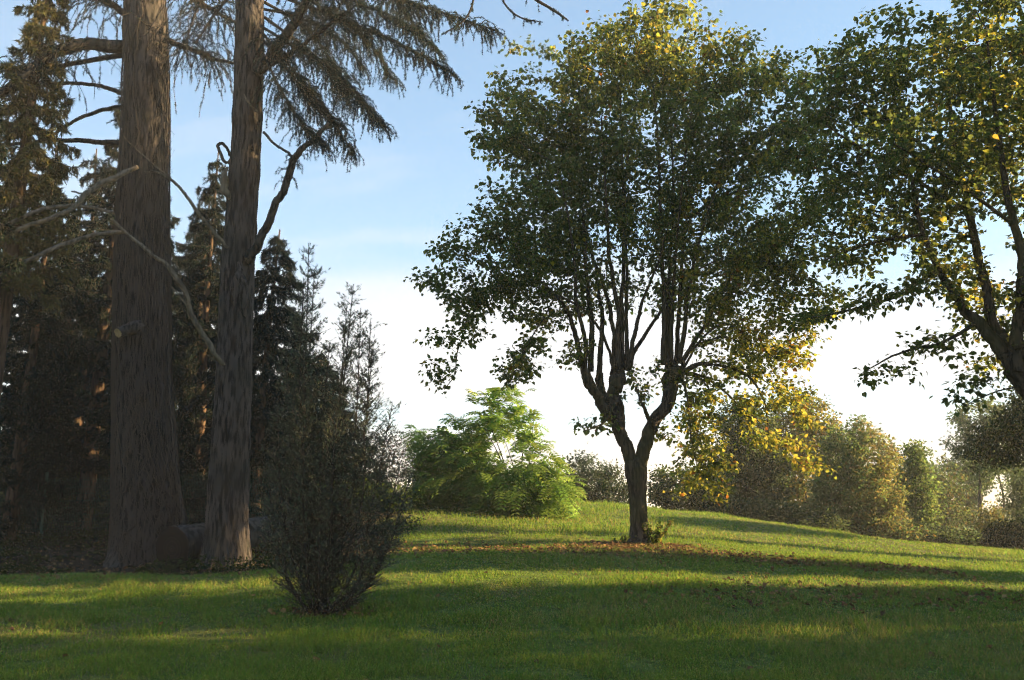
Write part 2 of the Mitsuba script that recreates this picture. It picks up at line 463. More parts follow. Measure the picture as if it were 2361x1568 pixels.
shoots = [
    [(850, 610, -.3), (800, 400, -.4), (755, 300, -.7), (640, 180, -1.1), (560, 60, -1.5)],
    [(856, 606, -.4), (848, 460, -.6), (815, 280, -.9), (805, 120, -1.3), (780, -80, -1.8), (740, -300, -2.2)],
    [(880, 605, -.3), (885, 400, -.2), (865, 200, .2), (850, 0, .6), (835, -240, 1.0), (800, -520, 1.5)],
    [(918, 622, .4), (930, 420, .6), (925, 300, .9), (905, 150, 1.3), (850, -100, 2.0)],
    [(984, 595, 0), (960, 500, -.2), (900, 380, -.4), (830, 310, -.7), (720, 255, -1.0), (620, 215, -1.2), (500, 205, -1.3), (420, 245, -1.3), (330, 350, -1.2), (270, 500, -1.1), (250, 620, -1.0), (205, 690, -1.0)],
    [(990, 590, .2), (985, 400, .4), (950, 250, .6), (890, 80, 1.0), (850, -20, 1.5), (760, -260, 2.2)],
    [(1008, 590, .0), (1005, 350, -.2), (985, 200, -.4), (960, 0, -.8), (950, -220, -1.3), (930, -560, -1.9)],
    [(1024, 590, .2), (1025, 300, .2), (1030, 100, .2), (1030, -200, .1), (1020, -520, 0), (1015, -800, 0)],
    [(1044, 600, .1), (1046, 300, .4), (1043, 0, .8), (1045, -300, 1.4), (1090, -650, 2.0)],
    [(1050, 592, -.1), (1085, 420, -.3), (1120, 280, -.5), (1185, 120, -1.0), (1240, -80, -1.6)],
    [(1052, 600, .3), (1080, 520, .5), (1200, 330, 1.0), (1290, 180, 1.5)],
    [(720, 255, -1.0), (660, 360, -1.1), (590, 480, -1.2), (520, 610, -1.2), (460, 700, -1.2)],
    [(1214, 575, .1), (1216, 300, .0), (1205, 0, -.3), (1195, -320, -.9), (1170, -700, -1.5)],
    [(1300, 610, .3), (1440, 560, .4), (1600, 600, .5), (1740, 690, .5)],
    [(1232, 575, .3), (1240, 250, .5), (1246, 100, .7), (1260, -200, 1.1), (1250, -620, 1.7)],
    [(1252, 575, .1), (1256, 300, .0), (1262, 150, -.2), (1300, -250, -.9), (1350, -640, -1.6)],
    [(1272, 575, .4), (1290, 300, .8), (1300, 100, 1.1), (1322, -100, 1.5), (1400, -360, 2.2)],
    [(1286, 570, .1), (1320, 330, -.2), (1345, 150, -.5), (1410, -100, -1.1), (1520, -420, -1.8)],
    [(1296, 590, .4), (1330, 520, .5), (1400, 470, .8), (1500, 450, 1.0), (1600, 490, 1.2), (1700, 540, 1.3)],
    [(1300, 606, .2), (1400, 570, .1), (1530, 590, 0), (1620, 640, -.1), (1670, 720, -.2), (1692, 790, -.2), (1700, 900, -.2)],
    [(1306, 596, .3), (1380, 470, .2), (1480, 390, 0), (1560, 410, -.2), (1630, 480, -.3), (1760, 520, -.4)],
    [(1300, 565, .5), (1370, 450, .9), (1410, 390, 1.1), (1500, 220, 1.6), (1640, 20, 2.2)],
    [(1298, 640, .1), (1322, 700, 0), (1332, 800, -.1), (1345, 920, -.1), (1370, 1040, -.1)],
    [(1280, 640, .5), (1340, 620, .9), (1420, 680, 1.3), (1440, 820, 1.4), (1470, 960, 1.4)],
    [(1346, 150, -.5), (1480, 90, -.5), (1640, 90, -.4), (1780, 110, -.4)],
    [(1320, -100, 1.5), (1500, -200, 1.6), (1680, -260, 1.8)],
    [(1015, 720, -.1), (980, 780, -.6), (930, 850, -.8), (850, 880, -.9)],
    [(1180, 880, .0), (1120, 760, -.4), (1090, 680, -.5)],
    [(1300, 610, .2), (1420, 640, 1.4), (1560, 760, 2.0), (1680, 900, 2.2)],
]
paths = []
for sh in shoots:
    pts = [C(*q) for q in sh]
    n = len(pts)
    r = np.linspace(6.4, 1.6, n) * rng.uniform(.8, 1.2)
    if sh[0][1] < 300:
        r *= .6
    if sh[-1][1] > sh[0][1] - 150:
        r *= .62
    P, R = woody(linden, 'branch', [(*q, rr) for q, rr in zip(pts, r)], 'mat_linden_bark', n=10 * n, k=7)
    paths.append(P)
E = [ell(1510, 285, 300, 250, D, 4.2, 1.6), ell(1235, 420, 150, 290, D - .3, 3.2, 1.2), ell(1100, 605, 125, 100, D - 1, 1.8, 1.3), ell(1050, 750, 75, 65, D - 1.1, .9, 1.2), ell(1005, 855, 40, 30, D - 1.1, .5, 1.2),
     ell(1160, 820, 85, 60, D - 1.2, .9, 1), ell(1250, 790, 60, 60, D - .8, .9, .8), ell(1760, 400, 165, 300, D + .3, 3.4, 1.15), ell(1450, 580, 200, 130, D + .6, 2.6, .8), ell(1650, 620, 150, 130, D + .5, 2.4, 1.0),
     ell(1760, 760, 140, 95, D + .4, 1.7, 1), ell(1640, 1000, 95, 130, D + .4, 1.2, 1), ell(1560, 930, 45, 110, D + .2, .8, .9), ell(1835, 1000, 60, 125, D + .6, .9, 1), ell(1385, 1005, 60, 45, D - .6, .6, .9),
     ell(1600, 1110, 90, 55, D + .5, .9, 1.1), ell(1880, 800, 50, 70, D + .4, .7, .9), ell(1460, 900, 60, 60, D + .5, .7, .6),
     ell(1240, 640, 130, 120, D - .4, 1.9, .9), ell(1200, 270, 80, 130, D, 2.4, 1.1), ell(1130, 400, 45, 120, D - .2, 1.8, 1.0), ell(1790, 600, 110, 110, D + .4, 2.0, 1.3), ell(1865, 660, 70, 110, D + .4, 1.2, 1.2), ell(1790, 890, 85, 60, D + .5, .9, 1.2), ell(1690, 880, 70, 60, D + .3, .9, .9)]
ECEN, EAUT_SUN = np.array([e[0] for e in E]), np.array([.0, .0, .0, .02, .03, .08, .18, .08, .03, .36, .55, .60, .55, .85, .10, .60, .50, .25, .03, .01, .01, .34, .36, .55, .45])  # yellow share: part autumn, part sun through the leaves painted as colour


def autumn_sun_linden(pos):
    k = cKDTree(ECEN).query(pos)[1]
    top = smooth01(10.5, 13, pos[:, 2]) * .36  # sunlit crown top painted as more yellow leaves
    return np.maximum(EAUT_SUN[k], top)


seedP, seedpar = seeds_of(paths, .3)
A = boughs(E, 400, .42, .95, 10000, .68)
P, par = grow(seedP, seedpar, A, .24, 2.6, .36, 70, bias=(0, 0, .06))
rad, w = skeleton_radii(P, par, .0035, .5)
part(linden, 'twigs', twig_mesh(P, par, rad, len(seedP), .03), 'mat_twig', kind='stuff')
tree_leaves(linden, P, par, w, len(seedP), 84000, .108, .12, autumn_sun_linden)

# the second linden, whose trunk stands outside the right edge
linden2 = key_for('linden_tree')
tag(linden2, 'linden leaning in from the right edge with forked dark limbs and dense foliage', 'tree', group='linden trees on the lawn')
D2 = 15.0
g2 = on_ground(2545, 1380, D2)
tr = [(2470, 1040, D2, 34), (2420, 950, D2, 34), (2370, 885, D2, 33), (2335, 845, D2, 30)]
P1 = np.vstack([[g2 - [0, 0, .15]], [g2 + [-.03, 0, .5]], [at(2520, 1180, D2)], [at(q[0], q[1], q[2]) for q in tr]])
R1 = np.array([.33, .26, .235] + [q[3] * px(D2) * .88 for q in tr])
s = spline(np.hstack([P1, R1[:, None]]), 70)
part(linden2, 'trunk', tube(s[:, :3], s[:, 3], 26, LB), 'mat_linden_bark', smooth=True)
limbs2 = [
    [(2345, 855, 0, 24), (2300, 800, 0, 18), (2255, 742, .1, 15), (2210, 690, .1, 12), (2165, 620, .2, 9), (2130, 540, .3, 8), (2110, 450, .4, 6), (2080, 330, .6, 4), (2060, 200, .8, 2)],
    [(2345, 850, .1, 22), (2318, 800, .2, 17), (2288, 735, .3, 14), (2265, 620, .5, 12), (2235, 490, .7, 10), (2215, 400, .8, 8), (2190, 250, 1.0, 5), (2180, 60, 1.2, 2)],
    [(2350, 860, -.1, 24), (2352, 800, -.2, 18), (2346, 745, -.3, 16), (2355, 640, -.5, 13), (2340, 520, -.7, 11), (2300, 300, -1.0, 7), (2270, 60, -1.3, 3)],
    [(2395, 915, 0, 24), (2425, 820, .2, 17), (2432, 690, .5, 14), (2420, 450, .9, 9), (2440, 150, 1.4, 5)],
    [(2440, 980, 0, 24), (2520, 860, .0, 17), (2580, 700, -.2, 12), (2620, 400, -.6, 8), (2640, 50, -1.0, 4)],
    [(2165, 620, .2, 6), (2080, 678, .0, 4.5), (1960, 716, -.2, 3.2), (1850, 735, -.3, 1.5)],
    [(2255, 742, .1, 6), (2170, 790, -.1, 4), (2080, 812, -.2, 3), (2005, 850, -.2, 1.5)],
    [(2130, 540, .3, 5), (2010, 560, .2, 3.5), (1900, 600, .0, 2)],
    [(2235, 490, .7, 6), (2110, 415, .6, 5), (1960, 325, .5, 3), (1905, 290, .5, 1.5)],
    [(2215, 400, .8, 5), (2080, 300, .9, 3.6), (1950, 210, 1.0, 2)],
    [(2340, 520, -.7, 6), (2200, 420, -1.2, 4), (2060, 330, -1.5, 2.5)],
    [(2370, 885, 0, 2.5), (2290, 905, -.2, 2), (2225, 935, -.3, 1.2)],
    [(2420, 450, .9, 6), (2500, 330, 1.2, 4), (2600, 240, 1.5, 2)],
]
paths = []
for j, L in enumerate(limbs2):
    P, R = woody(linden2, 'limb' if j < 5 else 'branch', [(q[0], q[1], D2 + q[2], q[3] * .88) for q in L], 'mat_linden_bark', n=9 * len(L), k=14 if j < 5 else 7, bump=bark_bump(22, .16, 7) if j < 5 else None)
    paths.append(P)
E2 = [ell(2260, 190, 330, 270, D2, 3.0, 1.0), ell(2520, 200, 280, 420, D2 + .3, 3.4, .9), ell(2120, 470, 220, 170, D2 + .2, 2.2, .8), ell(2060, 690, 160, 55, D2 - .1, 1.0, 1.2), ell(1905, 722, 85, 26, D2 - .2, .5, 1.4),
      ell(2130, 790, 125, 42, D2 - .1, .8, 1.2), ell(2070, 850, 70, 30, D2 - .1, .5, 1.0), ell(2320, 640, 130, 150, D2 + .2, 2.0, .35), ell(2260, 885, 70, 35, D2 - .2, .5, .9), ell(2215, 930, 30, 26, D2 - .3, .3, 1),
      ell(1960, 190, 80, 140, D2 + .5, 1.6, 1.2), ell(1950, 390, 80, 140, D2 + .4, 1.4, 1.3), ell(1910, 230, 40, 90, D2 + .4, .9, 1.2), ell(2450, 700, 130, 160, D2, 2.2, .5), ell(2340, 820, 90, 50, D2 + .6, 1, .5)]
E2CEN, E2AUT_SUN = np.array([e[0] for e in E2]), np.array([.24, .40, .12, .04, .03, .04, .06, .36, .08, .10, .02, .02, .02, .30, .2])  # yellow share: some autumn, some backlight put into the leaf colour
seedP, seedpar = seeds_of(paths, .25)
A = boughs(E2, 300, .3, .75, 8000, .4)
P, par = grow(seedP, seedpar, A, .2, 2.2, .3, 70)
rad, w = skeleton_radii(P, par, .003, .5)
part(linden2, 'twigs', twig_mesh(P, par, rad, len(seedP), .025), 'mat_twig', kind='stuff')
tree_leaves(linden2, P, par, w, len(seedP), 42000, .098, .10, lambda p: E2AUT_SUN[cKDTree(E2CEN).query(p)[1]], up=1.2)

# ------------------------------------------------------------------ plain trees and bushes further off


def plain_tree(name, label, base, height_frac, E, n_attr, n_leaves, size, colour, step=.4, trunk_r=.12, category='tree', group=None, stems=1, kill=.6, kind='oval', bark_key='mat_linden_bark', spread=.2, aspect=.7, up=.6, droop=.4, mat='mat_leaf', shell=.4):
    """A tree or bush: stems from the base into the crown ellipsoids E, twigs grown into them, leaves on the twigs."""
    t = key_for(name)
    tag(t, label, category, group)
    cen = np.average([e[0] for e in E], axis=0, weights=[np.prod(e[1]) for e in E])
    paths = []
    for k in range(stems):
        top = base + (cen - base) * height_frac + (np.append(rng.normal(0, .25, 2) * E[0][1][:2], 0) if stems > 1 else 0)
        b = base + (np.append(rng.normal(0, .18, 2), 0) if stems > 1 else 0)
        b[2] = gz(b[0], b[1]) - .1
        mid = (b + top) / 2 + np.append(rng.normal(0, .05, 2) * np.linalg.norm(top - b), 0)
        Q = spline(np.array([b, mid, top]), 14)
        R = np.linspace(trunk_r * 1.15, trunk_r * .5, 14)
        part(t, 'trunk' if stems == 1 else 'stem', tube(Q, R, 9), bark_key, smooth=True)
        paths.append(Q)
    sp, spar = seeds_of(paths, step)
    A, _ = in_ellipsoids(E, n_attr, shell)
    A = A[A[:, 2] > gz(A[:, 0], A[:, 1]) + .05]
    P, par = grow(sp, spar, A, step, 40, kill, 60)
    rad, w = skeleton_radii(P, par, trunk_r * .03, .5)
    part(t, 'twigs', twig_mesh(P, par, rad, len(sp), trunk_r * .5), 'mat_twig', kind='stuff')
    tree_leaves(t, P, par, w, len(sp), n_leaves, size, spread, None, kind, 9, droop, aspect, mat, colour=colour, up=up)
    return t


def palette(*cols, w=None):
    return lambda p: tints(len(p), cols, w)


def half_turned(green, brown, cx, width):
    """Leaves turned brown on the side of larger x, green on the other, mixed by chance."""
    def f(p):
        q = np.clip((p[:, 0] - cx) / width + .5 + (meshkit.fbm(p * .8, 3, seed=6) - .5) * 1.5, 0, 1)
        pick = np.where(rng.random(len(p)) < q, len(green) + rng.integers(0, len(brown), len(p)), rng.integers(0, len(green), len(p)))
        return tints(len(p), list(green) + list(brown), pick=pick)
    return f


DG = [(.08, .115, .045), (.065, .10, .045), (.095, .125, .045)]
MG = [(.12, .175, .06), (.105, .155, .055), (.14, .18, .06)]
plain_tree('background_tree', 'dark green tree behind the yellow lower leaves of the pollarded linden', on_ground(1715, 1200, 45), .9, [ell(1715, 1000, 75, 85, 45, 1.7), ell(1700, 1090, 80, 75, 45, 1.5, .6), ell(1770, 1100, 60, 70, 45, 1.4, .6)], 700, 15000, .19, palette(*DG), group=None, trunk_r=.14, step=.35, kill=.5)
plain_tree('background_tree', 'yellow and rust tinged autumn tree behind the hanging yellow linden spray', on_ground(1850, 1210, 47), .85, [ell(1845, 985, 85, 95, 47, 1.9), ell(1800, 1090, 70, 80, 47, 1.5, .6), ell(1900, 1010, 45, 60, 47, 1.2, .8)], 700, 15000, .18, palette((.28, .21, .065), (.21, .22, .065), (.15, .20, .06), (.32, .26, .07), (.14, .19, .06)), trunk_r=.14, step=.35, kill=.5)
c_ = at(1985, 1090, 43)
plain_tree('background_tree', 'broad domed tree turning from green to rusty brown on its right side', on_ground(1975, 1250, 43), .9, [ell(1975, 1090, 98, 125, 43, 2.1), ell(1930, 1160, 70, 80, 43, 1.6), ell(2010, 1180, 80, 70, 43, 1.6)], 1200, 26000, .16, half_turned([(.16, .22, .07), (.13, .19, .065)], [(.29, .23, .08), (.25, .22, .075), (.20, .22, .07), (.17, .21, .07)], c_[0], 3.4), trunk_r=.12, step=.3, kill=.45)
plain_tree('background_tree', 'slim light green tree right of the domed brown tree', on_ground(2115, 1262, 46), 1.0, [ell(2108, 1055, 32, 50, 46, .9), ell(2115, 1120, 48, 60, 46, 1.1), ell(2125, 1190, 40, 50, 46, 1.0, .6)], 400, 8000, .17, palette((.15, .225, .065), (.13, .19, .065), (.18, .225, .07)), trunk_r=.09, step=.3, kill=.45)
plain_tree('background_tree', 'airy half bare tree between the slim green tree and the dark crown', on_ground(2185, 1265, 48), 1.05, [ell(2180, 1130, 52, 85, 48, 1.5), ell(2210, 1190, 60, 50, 48, 1.4)], 360, 2600, .14, palette(*MG, (.16, .13, .05)), trunk_r=.07, step=.35, kill=.5)
plain_tree('background_tree', 'pale hazy tall tree at the far right behind the dark crown', on_ground(2265, 1265, 58), 1.0, [ell(2260, 985, 75, 70, 58, 2.2), ell(2240, 1060, 70, 70, 58, 2.0), ell(2330, 960, 50, 55, 58, 1.6)], 600, 11000, .2, palette((.16, .20, .085), (.14, .18, .08)), trunk_r=.14, step=.45, kill=.7)
plain_tree('background_tree', 'dark low crown reaching in from the right edge above the far hedge', on_ground(2440, 1290, 32), .85, [ell(2330, 1010, 85, 62, 32, 1.5), ell(2260, 1045, 60, 30, 32, .9), ell(2430, 960, 110, 100, 32, 2)], 800, 17000, .13, palette((.04, .06, .022), (.055, .075, .025)), trunk_r=.14, step=.25, kill=.36)
for X, top, rx, lab in [(1660, 1080, 90, 'hazy pale tree in the back row behind the linden sprays'), (1920, 1040, 110, 'hazy pale tree in the back row behind the domed tree'), (2060, 1060, 90, 'hazy pale tree in the back row between the domed and the slim tree'), (2190, 1060, 80, 'hazy pale tree in the back row behind the airy tree'), (2400, 980, 110, 'hazy pale tree in the back row at the right edge')]:
    plain_tree('background_tree', lab, on_ground(X, 1260, 64), 1.0, [ell(X, (top + 1180) / 2, rx, (1180 - top) / 2, 64, 2.6), ell(X + rng.uniform(-40, 40), 1170, rx * 1.1, 50, 64, 2.4)], 600, 9500, .22, palette((.16, .21, .08), (.14, .19, .075), (.20, .21, .08)), trunk_r=.13, step=.45, kill=.65)
for X, d_, top, lab in [(2258, 50, 1105, 'first thin bare trunk from the left under the far right crowns'), (2292, 52, 1090, 'second thin trunk under the far right crowns'), (2338, 50, 1095, 'thin trunk nearest the right edge under the far right crowns')]:
    b = on_ground(X, 1270, d_)
    plain_tree('young_tree', 'young tree, the ' + lab, b, 1.0, [ell(X, top - 30, 30, 45, d_, .8)], 90, 900, .16, palette(*MG), trunk_r=.075, step=.35, kill=.5, group='young trees at the far right edge of the lawn')
plain_tree('young_tree', 'small yellow-leaved sapling at the foot of the thin trunks at far right', on_ground(2285, 1275, 46), 1.0, [ell(2285, 1200, 45, 38, 46, .8)], 140, 1800, .13, palette((.24, .19, .05), (.15, .16, .045), (.10, .12, .04)), trunk_r=.035, step=.25, kill=.35)
plain_tree('background_tree', 'small dark tree at the right edge beside the thin trunks', on_ground(2380, 1275, 44), 1.0, [ell(2365, 1140, 45, 75, 44, 1.2)], 240, 4200, .13, palette(*DG), trunk_r=.08, step=.3, kill=.42)
# low bushes along the far edge of the lawn
for X, d_, rx, ry, cy, lab, pal in [
        (1760, 42, 85, 40, 1190, 'dark low bush behind the mound beneath the orange tree', DG), (1870, 41.5, 90, 42, 1215, 'dark low bush left of the domed tree foot', DG), (2050, 42, 85, 38, 1235, 'low bush right of the domed tree foot with some yellow leaves', MG + [(.20, .15, .05)]),
        (2150, 42.5, 80, 30, 1246, 'low dark hedge bush below the slim green tree', DG), (2240, 43, 80, 26, 1252, 'low dark hedge bush below the thin trunks', DG), (2340, 40, 62, 45, 1240, 'dense dark round bush at the right edge of the lawn', [(.03, .045, .022), (.04, .055, .025)]), (2440, 40, 80, 50, 1235, 'dark bush just past the right edge of the lawn', DG)]:
    plain_tree('bush', lab, on_ground(X, 1260, d_), .8, [ell(X, cy, rx, ry, d_, 1.4)], 420, 9000, .14, palette(*pal), trunk_r=.04, step=.25, kill=.34, stems=5, category='bush', spread=.16)
plain_tree('bush', 'blue green feathery bush behind the mound left of the linden trunk', on_ground(1380, 1170, 41), .8, [ell(1385, 1130, 90, 62, 41, 1.4), ell(1345, 1090, 50, 50, 41, 1.1, .6), ell(1330, 1150, 60, 40, 41, 1)], 520, 11000, .17, palette((.06, .09, .045), (.05, .08, .045), (.075, .10, .05)), trunk_r=.05, step=.28, kill=.4, stems=5, category='bush', aspect=.4)
plain_tree('bush', 'dark bush behind the mound right of the linden trunk', on_ground(1580, 1180, 42), .8, [ell(1570, 1130, 85, 60, 42, 1.4), ell(1650, 1140, 60, 60, 42, 1.2)], 520, 11000, .15, palette(*DG), trunk_r=.05, step=.28, kill=.4, stems=5, category='bush')
plain_tree('bush', 'dark leafy bush left behind the bright feathery locust', on_ground(1000, 1150, 36), .85, [ell(1000, 1085, 65, 75, 36, 1.3), ell(1060, 1060, 50, 70, 36, 1.2)], 520, 12000, .14, palette(*DG), trunk_r=.05, step=.25, kill=.34, stems=5, category='bush', aspect=.4)
plain_tree('bush', 'brownish bush with thin twigs seen behind the columnar shrub', on_ground(880, 1150, 35), .9, [ell(900, 1050, 60, 80, 35, 1.2), ell(840, 1080, 50, 60, 35, 1.1)], 330, 4200, .10, palette((.12, .10, .055), (.085, .09, .045), (.16, .09, .045)), trunk_r=.04, step=.25, kill=.34, stems=6, category='bush')
for X, cy, lab in [(840, 1150, 'low bright green leafy bush behind the columnar shrub'), (760, 1165, 'low green leafy bush between columnar shrub and cedar'), (920, 1165, 'low green bush at the right foot of the columnar shrub background')]:
    plain_tree('bush', lab, on_ground(X, 1190, 29), .8, [ell(X, cy, 60, 45, 29, .9)], 260, 4200, .10, palette((.12, .17, .035), (.10, .15, .035)), trunk_r=.03, step=.2, kill=.28, stems=5, category='bush')

# ------------------------------------------------------------------ feathery locust bush
locust = key_for('locust_bush')
tag(locust, 'bright feathery green locust bush on the mound left of the linden', 'bush')
DB = 30.5
gb = on_ground(1195, 1185, DB)
cen_b = at(1165, 1060, DB)
EL = [ell(1160, 1040, 90, 95, DB, 1.5), ell(1060, 1060, 90, 85, DB + .3, 1.3), ell(1040, 1120, 75, 55, DB, 1.3), ell(1240, 1090, 70, 80, DB - .5, 1.2), ell(1120, 960, 45, 55, DB, .8, .8), ell(1210, 950, 35, 50, DB + .2, .6, .7), ell(990, 1010, 45, 40, DB + .2, .7, .8),
      ell(1180, 1130, 90, 50, DB - .5, 1.3), ell(1270, 1120, 50, 40, DB - .5, .8)]
paths = []
for e in EL * 2:
    end = e[0] + rng.normal(0, .3, 3) * e[1]
    b = gb + np.append(rng.normal(0, .22, 2), -.05)
    mid = b * .5 + end * .5 + np.array([0, 0, .25])
    Q = spline(np.array([b, mid, end]), 12)
    part(locust, 'stem', tube(Q, np.linspace(.03, .008, 12), 5), 'mat_twig', smooth=True)
    paths.append(Q)
sp, spar = seeds_of(paths, .2)
A = boughs(EL, 110, .28, .6, 1700, .6)
P, par = grow(sp, spar, A[A[:, 2] > gz(A[:, 0], A[:, 1]) + .2], .2, 5, .26, 40)
rad, w = skeleton_radii(P, par, .003, .5)
part(locust, 'twigs', twig_mesh(P, par, rad, len(sp), .015), 'mat_twig', kind='stuff')
idx = np.arange(len(sp), len(P))
k_ = rng.choice(idx[w[idx] < 7], 2400)
dirn = nrm(P[k_] - P[par[k_]])
side = rng.normal(size=(len(k_), 3)) * [1, 1, .4]
fr_pos = [P[k_] + rng.normal(0, .08, (len(k_), 3))]
fr_ax = [nrm(.55 * nrm(side) + .7 * dirn + nrm(P[k_] - cen_b) * .5 + [0, 0, .1])]
fr_pos, fr_ax = np.vstack(fr_pos), np.vstack(fr_ax)
keep = fr_pos[:, 2] > gz(fr_pos[:, 0], fr_pos[:, 1]) + .15
fr_pos, fr_ax = fr_pos[keep], fr_ax[keep]


def fronds(pos, axis, length, pairs, leaflet, palette_, droop=.5):
    n = len(pos)
    up = np.array([0, 0, 1.0])
    a = nrm(axis)
    s_ = nrm(np.cross(a, up + rng.normal(0, .2, (n, 3))))
    L = length * rng.uniform(.7, 1.2, n)
    P0, AX, NR, CC = [], [], [], []
    col = tints(n, palette_)
    for k in range(pairs):
        u = (k + 1) / (pairs + .3)
        c = pos + a * (L * u)[:, None] - up * (L * droop * u * u)[:, None]
        tang = nrm(a - up * (2 * droop * u))
        nr = nrm(np.cross(s_, tang))
        for sg in (-1, 1):
            P0.append(c)
            AX.append(nrm(s_ * sg + tang * .55 - up * .12))
            NR.append(nr)
            CC.append(col)
    P0, AX, NR, CC = map(np.vstack, (P0, AX, NR, CC))
    return blades(P0, AX, NR, leaflet, leaflet * .38, 'oval', CC)


m, c = fronds(fr_pos, fr_ax, .62, 6, .20, [(.23, .36, .08), (.18, .30, .07), (.28, .39, .085)])
part(locust, 'foliage', m, 'mat_leaf', color=c, kind='stuff')

# ------------------------------------------------------------------ columnar shrub in the foreground left
shrub = key_for('columnar_shrub')
tag(shrub, 'tall dark columnar shrub with two thin spires standing before the cedars', 'shrub')
DS = 12.8
gs = on_ground(738, 1415, DS)
stems = [(712, 560, 0, 1.), (815, 655, -.1, 1.), (725, 620, .1, .8), (700, 640, -.1, .7), (800, 700, .1, .8), (832, 710, -.2, .7), (690, 720, .2, .7), (855, 740, .2, .7), (760, 790, .35, .8), (860, 800, .1, .8), (905, 930, -.2, .7), (925, 1060, .2, .6), (660, 800, .2, .7), (640, 930, -.2, .7), (620, 1080, .2, .6), (700, 800, -.35, .8), (790, 830, -.5, .7), (840, 960, -.5, .6), (700, 980, -.5, .6),
         (930, 1150, -.1, .5), (618, 1170, -.1, .5), (880, 1120, .5, .5), (650, 1240, -.4, .4), (840, 1240, -.4, .4), (760, 1080, .6, .6), (740, 1120, -.6, .5), (895, 1230, 0, .4), (945, 1100, .1, .5), (800, 1000, .4, .6), (680, 1100, .5, .5)]
lp, la = [], []
tw_a, tw_b = [], []
for X, Y, dd, wgt in stems:
    end = at(X, Y, DS + dd)
    b = gs + np.append(rng.normal(0, .07, 2), -.08)
    low = b + (end - b) * np.array([.50, .50, .25]) + rng.normal(0, .03, 3)
    mid = b + (end - b) * np.array([.82, .82, .58]) + rng.normal(0, .04, 3)
    Q = spline(np.array([b, low, mid, end]), 40)
    r0 = .010 + .016 * wgt
    part(shrub, 'stem', tube(Q, np.linspace(r0, .006, 40), 6), 'mat_twig', smooth=True)
    H = np.linalg.norm(end - b)
    nb = int(30 * H)
    for k in range(nb):
        u = .09 + .91 * rng.random() ** .9
        i0 = min(int(u * 39), 38)
        p = Q[i0]
        tang = nrm(Q[i0 + 1] - Q[i0])
        th = rng.uniform(0, 2 * math.pi)
        side = np.array([math.cos(th), math.sin(th), 0])
        rem = (1 - u) * H + .25
        ln = (.10 + .40 * min(1, rem / 1.8)) * rng.uniform(.5, 1.2)
        dirn = nrm(tang * rng.uniform(.3, 1.0) + side * .85 + [0, 0, rng.uniform(-.15, .3)])
        q = p + dirn * ln + [0, 0, .08 * ln]
        tw_a.append(p)
        tw_b.append(q)
        nl = int(2 + 11 * ln * (.7 if u < .5 else 3.8))
        t = rng.random(nl)[:, None] * .95 + .05
        lp.append(p + (q - p) * t + rng.normal(0, .022, (nl, 3)))
        la.append(nrm(dirn + rng.normal(0, .7, (nl, 3))))
tw_a, tw_b = np.array(tw_a), np.array(tw_b)
part(shrub, 'twigs', tubes3(tw_a, tw_b, np.full(len(tw_a), .0055), np.full(len(tw_a), .003)), 'mat_twig', kind='stuff')
lp, la = np.vstack(lp), np.vstack(la)
m, c = blades(lp, la, nrm(rng.normal(size=lp.shape)), rng.uniform(.04, .07, len(lp)), rng.uniform(.016, .024, len(lp)), 'oval', tints(len(lp), [(.12, .14, .10), (.10, .12, .09), (.14, .155, .11)]))
part(shrub, 'foliage', m, 'mat_needle', color=c, kind='stuff')
print('shrub leaves', len(lp))


# ------------------------------------------------------------------ cedars
def tufts(pos, axis, n_needles, length, width, pal, spread=1.0):
    n = len(pos)
    p = np.repeat(pos, n_needles, 0)
    a = nrm(np.repeat(axis, n_needles, 0) * (1 / spread) + rng.normal(0, .75, (n * n_needles, 3)))
    col = np.repeat(tints(n, pal, jitter=.22), n_needles, 0)
    return blades(p, a, nrm(rng.normal(size=p.shape)), length * rng.uniform(.6, 1.2, len(p)), width, 'needle', col)


def hanging(paths, n_per_m, len_lo, len_hi, dir_mix, bare=0.0, out_keep=.15):
    """Branchlets along the given limbs, bending over and hanging; returns segments (a, b) and points with directions for the needles."""
    A_, B_, pp, dd = [], [], [], []
    for Q in paths:
        L = np.linalg.norm(np.diff(Q, axis=0), axis=1).sum()
        for k in range(int(n_per_m * L)):
            u = out_keep + (1 - out_keep) * rng.random()
            i0 = min(int(u * (len(Q) - 1)), len(Q) - 2)
            p = Q[i0] + (Q[i0 + 1] - Q[i0]) * rng.random()
            tang = nrm(Q[i0 + 1] - Q[i0])
            side = rng.normal(size=3) * .95
            side[2] *= .4
            d0 = nrm(tang * dir_mix + side)
            ln = rng.uniform(len_lo, len_hi) * (1.1 - .6 * u)
            n = 7
            q = p.copy()
            for j_ in range(n):
                f = j_ / (n - 1)
                st = nrm(d0 * (1 - f * .75) + np.array([0, 0, -1]) * f * .95 + rng.normal(0, .13, 3)) * ln / n
                A_.append(q)
                B_.append(q + st)
                if rng.random() > bare:
                    m_ = max(2, int(ln / n / .026))
                    t_ = rng.random(m_)[:, None]
                    pp.append(q + st * t_)
                    dd.append(np.repeat(nrm(st)[None], m_, 0))
                q = q + st
    return np.array(A_), np.array(B_), np.vstack(pp), np.vstack(dd)


CEDAR_GREEN = [(.036, .058, .052), (.028, .048, .044), (.048, .068, .058)]
cedar = key_for('cedar_tree')
tag(cedar, 'thick cedar trunk wrapped in dry vine stems, leftmost of the two', 'tree', group=None)
D1 = 21.5
gc1 = on_ground(348, 1300, D1)


